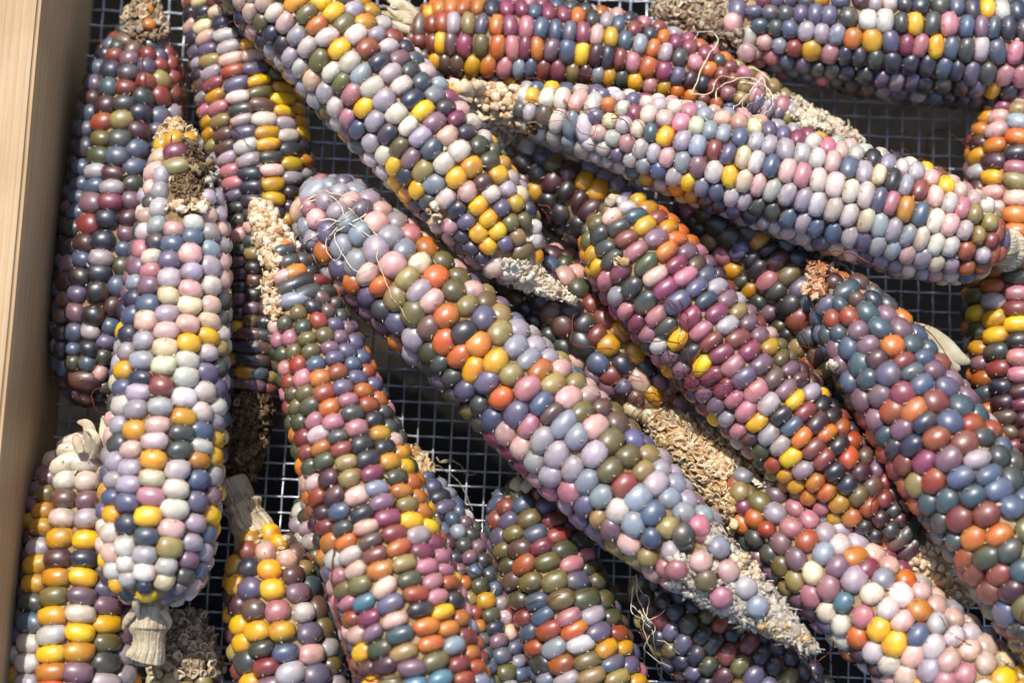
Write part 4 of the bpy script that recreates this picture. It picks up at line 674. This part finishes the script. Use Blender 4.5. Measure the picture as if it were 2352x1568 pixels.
        if km in ('tan', 'cream', 'rust', 'crust', 'brown'):      # rows of empty kernel sockets along the bare end
            ac = Acc(); l = .0012
            while l < BT.len:
                P, R, T, U, V, dr = BT.at(l); m_ = max(3, int(2 * math.pi * R / .0040)); o_ = rs.uniform(0, 1)
                for q_ in range(m_):
                    th = 2 * math.pi * (q_ + o_ + rs.uniform(-.15, .15)) / m_; th = (th + math.pi) % (2 * math.pi) - math.pi
                    if abs(th) > 2.0 or rs.random() < .45: continue
                    d = U * math.cos(th) + V * math.sin(th)
                    ac.cup(P + d * R * rs.uniform(.9, 1.02), (d - T * .3 + Vector((rs.gauss(0, .15), rs.gauss(0, .15), 0))).normalized(), min(.0021, R * .55) * rs.uniform(.75, 1.1), rs)
                l += .0030
            ac.build('empty_sockets', M_FILM if km != 'brown' else matn, root)
    # chaff in the gaps where kernels are gone
    bykind = {}
    for (_, x, y, rx, ry, kd) in voids:
        area = math.pi * rx * ry; cnt = int(area / (90 if kd != 'pit' else 60)); ac = bykind.setdefault(kd, Acc())
        for _ in range(cnt):
            a = rs.uniform(0, 6.283); q = math.sqrt(rs.random()); u = x + rx * q * math.cos(a); v = y + ry * q * math.sin(a)
            h = ray_on(BODIES[key], u, v)
            if not h: continue
            z, b_, i = h
            p = p2w(u, v, z); n_ = (p - b_.P[i]).normalized()
            depthf = hr * (1.05 if kd == 'pit' else .5 if kd in ('grey', 'greym', 'bone', 'cream', 'rust') else .6) * (1 - .5 * q * q)
            p = p - n_ * depthf
            if any((u - a_) ** 2 + (v - b2) ** 2 < (cb['w'] * .42) ** 2 for a_, b2, _c in keeps): continue
            nn = (n_ + Vector((rs.gauss(0, .35), rs.gauss(0, .35), rs.gauss(0, .35)))).normalized(); s_ = rs.uniform(.0009, .0019); k = rs.random()
            if kd == 'pit': ac.cup(p, nn, s_ * 1.1, rs) if k < .6 else ac.flake(p, nn, s_ * 1.3, rs)
            elif kd == 'bone': ac.lump(p, nn, s_ * .85, rs, .7, .35)
            elif kd in ('grey', 'greym'): ac.lump(p, nn, s_, rs, .9, .5) if k < .65 else ac.flake(p, nn, s_ * 1.2, rs)
            elif kd == 'rust': ac.flake(p, nn, s_ * 1.4, rs) if k < .6 else ac.lump(p, nn, s_, rs, .8)
            else:
                if k < .45: ac.lump(p, nn, s_, rs, .7)
                elif k < .75: ac.cup(p, nn, s_ * 1.1, rs)
                else: ac.flake(p, nn, s_ * 1.4, rs)
    for kd, ac in bykind.items(): ac.build({'bone': 'dry_skin', 'grey': 'mould', 'greym': 'mould', 'pit': 'gnawed_pit'}.get(kd, 'chaff'), CHM[kd], root)

# ------------------------------------------------------------------ stalks and husks (parts of their cobs)
def stalk(key, knots, ridges=26, rough=.0005, name='stalk', mat=None, seed=1):
    b = Body(knots); S = 96; me_v = []; fs = []; root = ROOT[key]; uv = []
    for i in range(b.n):
        for k in range(S):
            th = 2 * math.pi * k / S; d = b.U[i] * math.cos(th) + b.V[i] * math.sin(th)
            g = noise.noise(Vector((math.cos(th) * ridges / 4, math.sin(th) * ridges / 4, b.L[i] * 25 + seed)))
            r = b.R[i] * (1 + .10 * g) + rough * .6 * noise.noise(Vector((k * 1.7, i * .9, seed)))
            me_v.append(b.P[i] + d * r - root.location)
        if i:
            for k in range(S):
                q0 = (i - 1) * S + k; q1 = (i - 1) * S + (k + 1) % S; fs.append((q0, q1, q1 + S, q0 + S))
    fs.append(tuple(range(S))[::-1]); fs.append(tuple(range((b.n - 1) * S, b.n * S)))
    me = mesh(name, me_v, fs); ul = me.uv_layers.new(name='UVMap')
    for poly in me.polygons:
        for li in poly.loop_indices:
            vi = me.loops[li].vertex_index; k = vi % S; ul.data[li].uv = (min(k, S - k) / S * 2, (vi // S) / b.n * 3)
    return link(name, me, root, mat or M_STALK)
stalk('B', [(348, 1375, 56, 40), (345, 1410, 54, 40), (342, 1440, 53, 44), (342, 1462, 53, 34), (340, 1490, 52, 38), (334, 1512, 51, 44), (333, 1518, 51, 30)], seed=3)
stalk('R', [(598, 1262, 22, 62), (592, 1240, 23, 54), (588, 1222, 24, 50), (585, 1210, 24, 42), (570, 1196, 24, 45), (562, 1176, 24, 40), (556, 1160, 24, 47), (552, 1150, 24, 36), (545, 1132, 24, 36), (530, 1105, 24, 34), (527, 1098, 24, 14)], seed=7)
stalk('G', [(2270, 563, 50, 60), (2288, 566, 50, 40), (2298, 568, 50, 40), (2304, 570, 46, 44), (2312, 573, 44, 50), (2314, 573, 44, 44), (2308, 571, 45, 24)], seed=9)

def strip(key, pts, w, name='husk_leaf', mat=None, curl=.25, seed=0, parent=None):
    # a dry leaf: width w (grid units), arched across, with thickness
    rs = random.Random(seed); root = parent or ROOT[key]
    W = [(*p2w(u, v, z / 1000.0), 1) for (u, v, z) in pts]; c = catmull(W, 8); P = [Vector(a[:3]) for a in c]; n = len(P); vs = []; fs = []; K = 7
    for side in (0, 1):
        for i in range(n):
            t = (P[min(i + 1, n - 1)] - P[max(i - 1, 0)]).normalized(); e = t.cross(Vector((0, 0, 1))).normalized(); u_ = e.cross(t).normalized()
            f = i / (n - 1); ww = w * depth(P[i]) / F * (math.sin(math.pi * (0.22 + .75 * f)) ** .8)
            for k in range(K):
                s_ = k / (K - 1) * 2 - 1
                p = P[i] + e * ww * s_ + u_ * (ww * curl * (1 - s_ * s_) * 1.6 + .0004 * noise.noise(Vector((s_ * 4, i * .35, seed)))) - u_ * (side * .00022)
                vs.append(p - root.location)
    m_ = n * K
    for i in range(n - 1):
        for k in range(K - 1):
            a = i * K + k; fs.append((a, a + 1, a + K + 1, a + K)); b = a + m_; fs.append((b, b + K, b + K + 1, b + 1))
        a = i * K; fs.append((a, a + K, a + K + m_, a + m_)); a = i * K + K - 1; fs.append((a, a + m_, a + K + m_, a + K))
    for k in range(K - 1):
        a = k; fs.append((a, a + m_, a + 1 + m_, a + 1)); a = (n - 1) * K + k; fs.append((a, a + 1, a + 1 + m_, a + m_))
    return link(name, mesh(name, vs, fs), root, mat or M_HUSK)
strip('S', [(205, 1040, 46), (208, 1005, 50), (200, 975, 52), (178, 968, 50)], 15, seed=1)
strip('S', [(228, 1050, 46), (238, 1010, 52), (238, 975, 50), (236, 955, 44)], 12, seed=2)
strip('S', [(212, 1050, 47), (222, 1015, 54), (212, 992, 55), (196, 988, 52)], 9, seed=3)
strip('S', [(185, 1040, 46), (176, 1012, 47), (168, 1000, 44)], 12, seed=4)
strip('B', [(318, 1385, 62), (303, 1408, 60), (288, 1428, 57), (282, 1446, 54)], 9, seed=5)
strip('B', [(322, 1350, 66), (312, 1385, 66), (318, 1420, 60)], 10, seed=6)
strip('B', [(372, 1400, 60), (388, 1425, 56), (385, 1445, 53)], 8, seed=8)
strip('U', [(1180, 1125, 32), (1190, 1108, 32), (1200, 1098, 30)], 16, seed=9)
strip('U', [(1200, 1128, 34), (1215, 1108, 33), (1222, 1094, 30)], 13, seed=10)
strip('R', [(640, 1250, 38), (655, 1236, 37), (668, 1234, 35)], 9, seed=11)
strip('G', [(1085, 232, 52), (1060, 222, 54), (1035, 215, 53), (1012, 184, 50)], 9, seed=12)
strip('G', [(1090, 215, 52), (1070, 200, 56), (1045, 208, 54), (1030, 222, 52)], 15, seed=13)
strip('G', [(1105, 212, 52), (1100, 198, 56), (1085, 190, 56)], 13, seed=14)
for q in range(14):
    rq = random.Random(q); a0 = rq.uniform(30, 110); a1 = rq.uniform(-25, 75)
    strip('E', [(968, a0, 28), (940, a0 * .6 + a1 * .4 + rq.uniform(-5, 5), 31 + rq.uniform(-2, 4)), (908, a0 * .25 + a1 * .75, 30 + rq.uniform(-2, 5)), (876 + rq.uniform(-14, 18), a1, 28 + rq.uniform(-4, 4))], rq.uniform(6, 15), seed=60 + q, curl=rq.uniform(.1, .5))
strip('K', [(2080, 760, 52), (2120, 768, 44), (2160, 790, 40), (2200, 820, 38), (2228, 832, 36)], 26, seed=18)
strip('K', [(2110, 800, 44), (2160, 815, 40), (2205, 850, 37)], 22, seed=19)
strip('J', [(1395, 470, 60), (1405, 455, 62), (1400, 448, 60)], 12, seed=21)

# ------------------------------------------------------------------ loose silks
def surf_z(u, v):
    z = 0.001
    for bs in BODIES.values():
        for b_ in bs:
            for i in range(0, b_.n, 3):
                uu, vv = w2p(b_.P[i]); rr = b_.R[i] * F / depth(b_.P[i]); d2 = (uu - u) ** 2 + (vv - v) ** 2
                if d2 < rr * rr: z = max(z, b_.P[i].z + math.sqrt(1 - d2 / rr / rr) * b_.R[i])
    return z
def silk(strands, red, label, group=None, rad_=.00016, lift=.0006, seed=0, free=None):
    rs = random.Random(seed); A = Acc(); S = 5; origin = None
    for st in strands:
        K = []
        for q in st:
            u, v = q[0], q[1]; z = surf_z(u, v) + lift + (q[2] / 1000.0 if len(q) > 2 else 0)
            K.append((*p2w(u, v, z), 1))
        for i in range(1, len(K) - 1):      # bridge dips so that the thread hangs across gaps
            m_ = (K[i - 1][2] + K[i + 1][2]) / 2
            if K[i][2] < m_ - .006: u, v = st[i][0], st[i][1]; K[i] = (*p2w(u, v, m_ - .004), 1)
        c = catmull(K, 10); P = [Vector(a[:3]) + Vector((noise.noise(Vector(a[:3]) * 260 + Vector((seed, 1, 2))), noise.noise(Vector(a[:3]) * 260 + Vector((7, seed, 2))), .3 * noise.noise(Vector(a[:3]) * 300))) * .0009 for a in c]
        n = len(P); b = len(A.v)
        for i in range(n):
            t = (P[min(i + 1, n - 1)] - P[max(i - 1, 0)]).normalized(); e = t.orthogonal().normalized(); g = t.cross(e)
            r = rad_ * (1.15 - .75 * i / n) * (1 + .2 * noise.noise(P[i] * 900))
            for k in range(S):
                a = 2 * math.pi * k / S; A.v.append(P[i] + e * r * math.cos(a) * 1.5 + g * r * math.sin(a))
            if i:
                for k in range(S):
                    q0 = b + (i - 1) * S + k; q1 = b + (i - 1) * S + (k + 1) % S; A.f.append((q0, q1, q1 + S, q0 + S))
    o = A.build('silk', M_SILKR if red else M_SILKP, None, None)
    ctr = sum((v.co for v in o.data.vertices), Vector()) / len(o.data.vertices)
    o.data.transform(Matrix.Translation(-ctr)); o.location = ctr
    tag(o, label, 'corn silk', group or ('dry red silks' if red else 'dry straw coloured silks'))
    return o
silk([[(690, 480), (740, 440), (800, 455), (860, 462)], [(700, 470), (760, 450), (790, 500), (745, 560), (770, 600), (790, 570)],
      [(800, 480), (865, 540), (868, 600), (900, 680), (940, 742)], [(840, 490), (790, 520), (770, 545), (800, 600), (830, 625), (860, 600)],
      [(700, 560), (760, 520), (830, 470), (900, 455)], [(735, 505), (800, 512), (850, 545), (860, 575)]], False,
     'pale looping silks on the lilac end of the central cob', seed=1, rad_=.0002)
silk([[(1590, 215), (1620, 140, 2), (1650, 90, 5), (1610, 70, 6), (1592, 95, 3)], [(1590, 215), (1630, 215), (1650, 180), (1700, 180, 3)], [(1640, 250), (1655, 200, 2), (1720, 180, 4), (1770, 215, 3), (1740, 260)],
      [(1700, 190), (1760, 200, 4), (1775, 240, 2), (1740, 270), (1705, 240, 3), (1730, 205, 4)], [(1680, 255), (1720, 215, 3), (1750, 180, 5), (1755, 215, 2), (1700, 255)], [(1715, 160), (1745, 165, 3), (1770, 190, 3), (1780, 185)]], False,
     'pale tangled silks at the tail of the orange and magenta cob', seed=2, rad_=.0002)
silk([[(1330, 170), (1390, 190), (1420, 230), (1400, 270)], [(1200, 185), (1240, 180), (1290, 230), (1330, 250), (1400, 240), (1410, 215), (1375, 212), (1360, 235)],
      [(1215, 235), (1225, 230), (1260, 245)], [(1265, 245), (1300, 265), (1330, 300), (1360, 310), (1370, 280), (1345, 240)], [(1400, 275), (1430, 275), (1445, 300), (1460, 345), (1400, 385)], [(1130, 287), (1170, 290), (1200, 300), (1230, 292)], [(1480, 245), (1500, 255), (1508, 300)]], True,
     'thin red silks curling over the withered end of the long pearly cob', seed=3, rad_=.00013)
silk([[(1520, 675), (1555, 720), (1580, 760), (1560, 790), (1500, 900)], [(1510, 700), (1540, 690), (1560, 720), (1555, 790), (1490, 940)], [(1500, 780), (1560, 790), (1590, 850), (1560, 920), (1480, 960)],
      [(1570, 870), (1620, 850), (1680, 875), (1720, 910)], [(1568, 890), (1610, 895), (1680, 880), (1700, 900)], [(1320, 720), (1315, 790), (1400, 800), (1450, 830), (1440, 810)], [(1400, 890), (1450, 860), (1480, 880)],
      [(1440, 930), (1500, 900), (1540, 950), (1510, 970), (1450, 900)], [(1460, 960), (1500, 920), (1550, 930), (1540, 890)], [(1480, 980), (1530, 930), (1570, 860), (1560, 820)]], True,
     'tangle of red silks over the rose and magenta cob', seed=4, rad_=.00015)
silk([[(1872, 598), (1910, 578, 3), (1960, 585, 6), (2010, 610, 8), (2062, 650, 8), (2058, 672, 6)]], True, 'single thick red silk arching off the tip of the teal and plum cob', seed=5, rad_=.00024)
silk([[(2068, 690, 4), (2075, 668, 5), (2085, 650, 4)], [(2110, 715, 3), (2130, 712, 6), (2150, 740, 5), (2110, 750, 2)], [(2105, 760, 2), (2135, 740, 4), (2160, 705, 4)], [(2120, 750), (2165, 800), (2200, 870), (2240, 960)], [(2120, 755), (2100, 760), (2090, 800)], [(2130, 745), (2150, 765, 2)], [(2105, 770), (2120, 820), (2090, 860)]], True,
     'red silks sprouting from the shoulder of the teal and plum cob', seed=6, rad_=.00015)
silk([[(2068, 310, 8), (2085, 298, 10), (2072, 320, 9), (2075, 340, 6), (2130, 370, 3), (2185, 395), (2180, 430)], [(2130, 370, 3), (2130, 330, 7), (2150, 302, 9), (2180, 305, 9), (2230, 345, 3)], [(2150, 385), (2180, 400), (2175, 420)]], True,
     'red silks over the right shoulder of the long pearly cob', seed=7, rad_=.0002)
silk([[(500, 5), (530, 60), (560, 90)], [(520, 50), (555, 55), (590, 98)], [(540, 45), (560, 80), (555, 90)]], True, 'short red silks on the upper edge of the cream and pearl cob', seed=8, rad_=.00017)
silk([[(522, 275), (560, 320), (585, 350)]], True, 'fine red silk on the striped purple cob', seed=9, rad_=.00016)
silk([[(322, 130), (325, 160), (310, 200)], [(332, 170), (328, 200)]], True, 'fine red silk near the top of the dark blue cob', seed=10, rad_=.00016)
silk([[(393, 310), (393, 340), (380, 368)]], True, 'fine red silk hanging at the tip of the gnawed pearl cob', seed=11, rad_=.00015)
silk([[(210, 915), (218, 895), (245, 885)], [(212, 915), (220, 940), (245, 948)]], True, 'red silk loop at the foot of the dark blue cob', seed=12, rad_=.00016)
silk([[(768, 1255), (765, 1300), (768, 1380), (790, 1470), (815, 1550), (840, 1560)], [(815, 1550), (860, 1562), (925, 1552)]], True, 'long pinkish silk trailing down the orange striped cob', seed=13, rad_=.0003)
silk([[(1185, 1405), (1200, 1385), (1260, 1372), (1330, 1360), (1370, 1345)], [(1182, 1395), (1180, 1430), (1215, 1500), (1240, 1550)]], True, 'red silk lying across the dark olive and blue cob', seed=14, rad_=.00014)
silk([[(1010, 1060), (1035, 1055), (1060, 1075), (1065, 1090)], [(985, 1060), (1030, 1085), (1060, 1120), (1085, 1170)], [(1000, 1052), (1010, 1062), (1040, 1060)], [(955, 1020), (975, 1055), (1000, 1080)], [(1070, 1090, 2), (1090, 1085, 3)]], False,
     'dull curly silks on the wire by the slim blue cob', seed=15, rad_=.00015)
silk([[(1130, 1315), (1150, 1325), (1150, 1350)], [(1060, 1310), (1100, 1315), (1140, 1330), (1150, 1350), (1140, 1360)], [(1090, 1290), (1120, 1330), (1080, 1370)]], True, 'wispy red silks on the slim blue cob', seed=16, rad_=.00012)
silk([[(1460, 1320), (1470, 1390), (1500, 1440), (1480, 1490), (1540, 1530)], [(1450, 1330), (1490, 1380), (1480, 1440), (1500, 1500), (1545, 1560)], [(1465, 1400), (1500, 1460), (1510, 1530), (1530, 1568)], [(1450, 1390), (1490, 1420), (1530, 1400)], [(1470, 1480), (1520, 1470), (1560, 1500)], [(1455, 1350), (1450, 1400), (1475, 1420)]], False,
     'brown tangled silks at the dark end of the midnight blue cob', seed=17, rad_=.00016)
silk([[(1915, 1470), (1905, 1500), (1850, 1540), (1835, 1568)], [(1890, 1490), (1915, 1530), (1925, 1568)], [(1815, 1485), (1850, 1510), (1910, 1545)]], True, 'red silks hanging between the pink cob and the midnight blue cob', seed=18, rad_=.0002)
silk([[(2045, 1125), (2010, 1140), (2000, 1180), (2030, 1230), (2045, 1270)]], True, 'curved red silk across the lower end of the rose cob', seed=19, rad_=.00015)
silk([[(2350, 1400, 2), (2330, 1470), (2290, 1500)], [(2350, 1470), (2310, 1460), (2300, 1440)], [(2340, 1520), (2300, 1530)]], True, 'red silks at the lower right corner', seed=20, rad_=.0002)
silk([[(1862, 745), (1868, 700), (1880, 680)], [(1835, 745), (1860, 790), (1862, 860)], [(1832, 800), (1845, 795), (1870, 800)]], True, 'red silks on the left flank of the teal and plum cob', seed=21, rad_=.00013)
silk([[(1235, 470), (1262, 480), (1265, 500), (1255, 500)], [(1240, 480), (1262, 500), (1270, 525)]], True, 'red silk curl off the yellow end of the cream and pearl cob', seed=22, rad_=.00018)
silk([[(632, 1108), (645, 1095), (655, 1078)]], True, 'short red silk bit on the wire left of the striped cob', seed=23, rad_=.00018)
silk([[(1600, 900), (1640, 860), (1690, 870), (1730, 905)], [(1555, 850), (1600, 875), (1650, 870), (1690, 905)], [(1530, 800), (1545, 850), (1530, 905), (1500, 930)], [(1490, 830), (1530, 850), (1575, 905), (1570, 930)], [(1610, 800), (1590, 850), (1600, 900)], [(1560, 690), (1580, 730), (1570, 780)]], True, 'loose red silks fanned over the yellow kernels of the rose and magenta cob', seed=24, rad_=.00016)
silk([[(1410, 215), (1450, 262), (1480, 300), (1470, 330)], [(1270, 210), (1300, 235), (1310, 270)], [(1350, 330), (1400, 345), (1430, 330)], [(1240, 255), (1255, 275), (1300, 280)]], True, 'hair fine red silks on the pale kernels near the withered end of the pearly cob', seed=25, rad_=.00012)
silk([[(1560, 1180), (1600, 1240), (1650, 1260)], [(2230, 1480, 1), (2180, 1450, 2), (2150, 1400)]], True, 'two short red silks on the mouldy cob and the pink cob', seed=26, rad_=.00014)
print('kernels', NK, 'objects', len(bpy.data.objects))
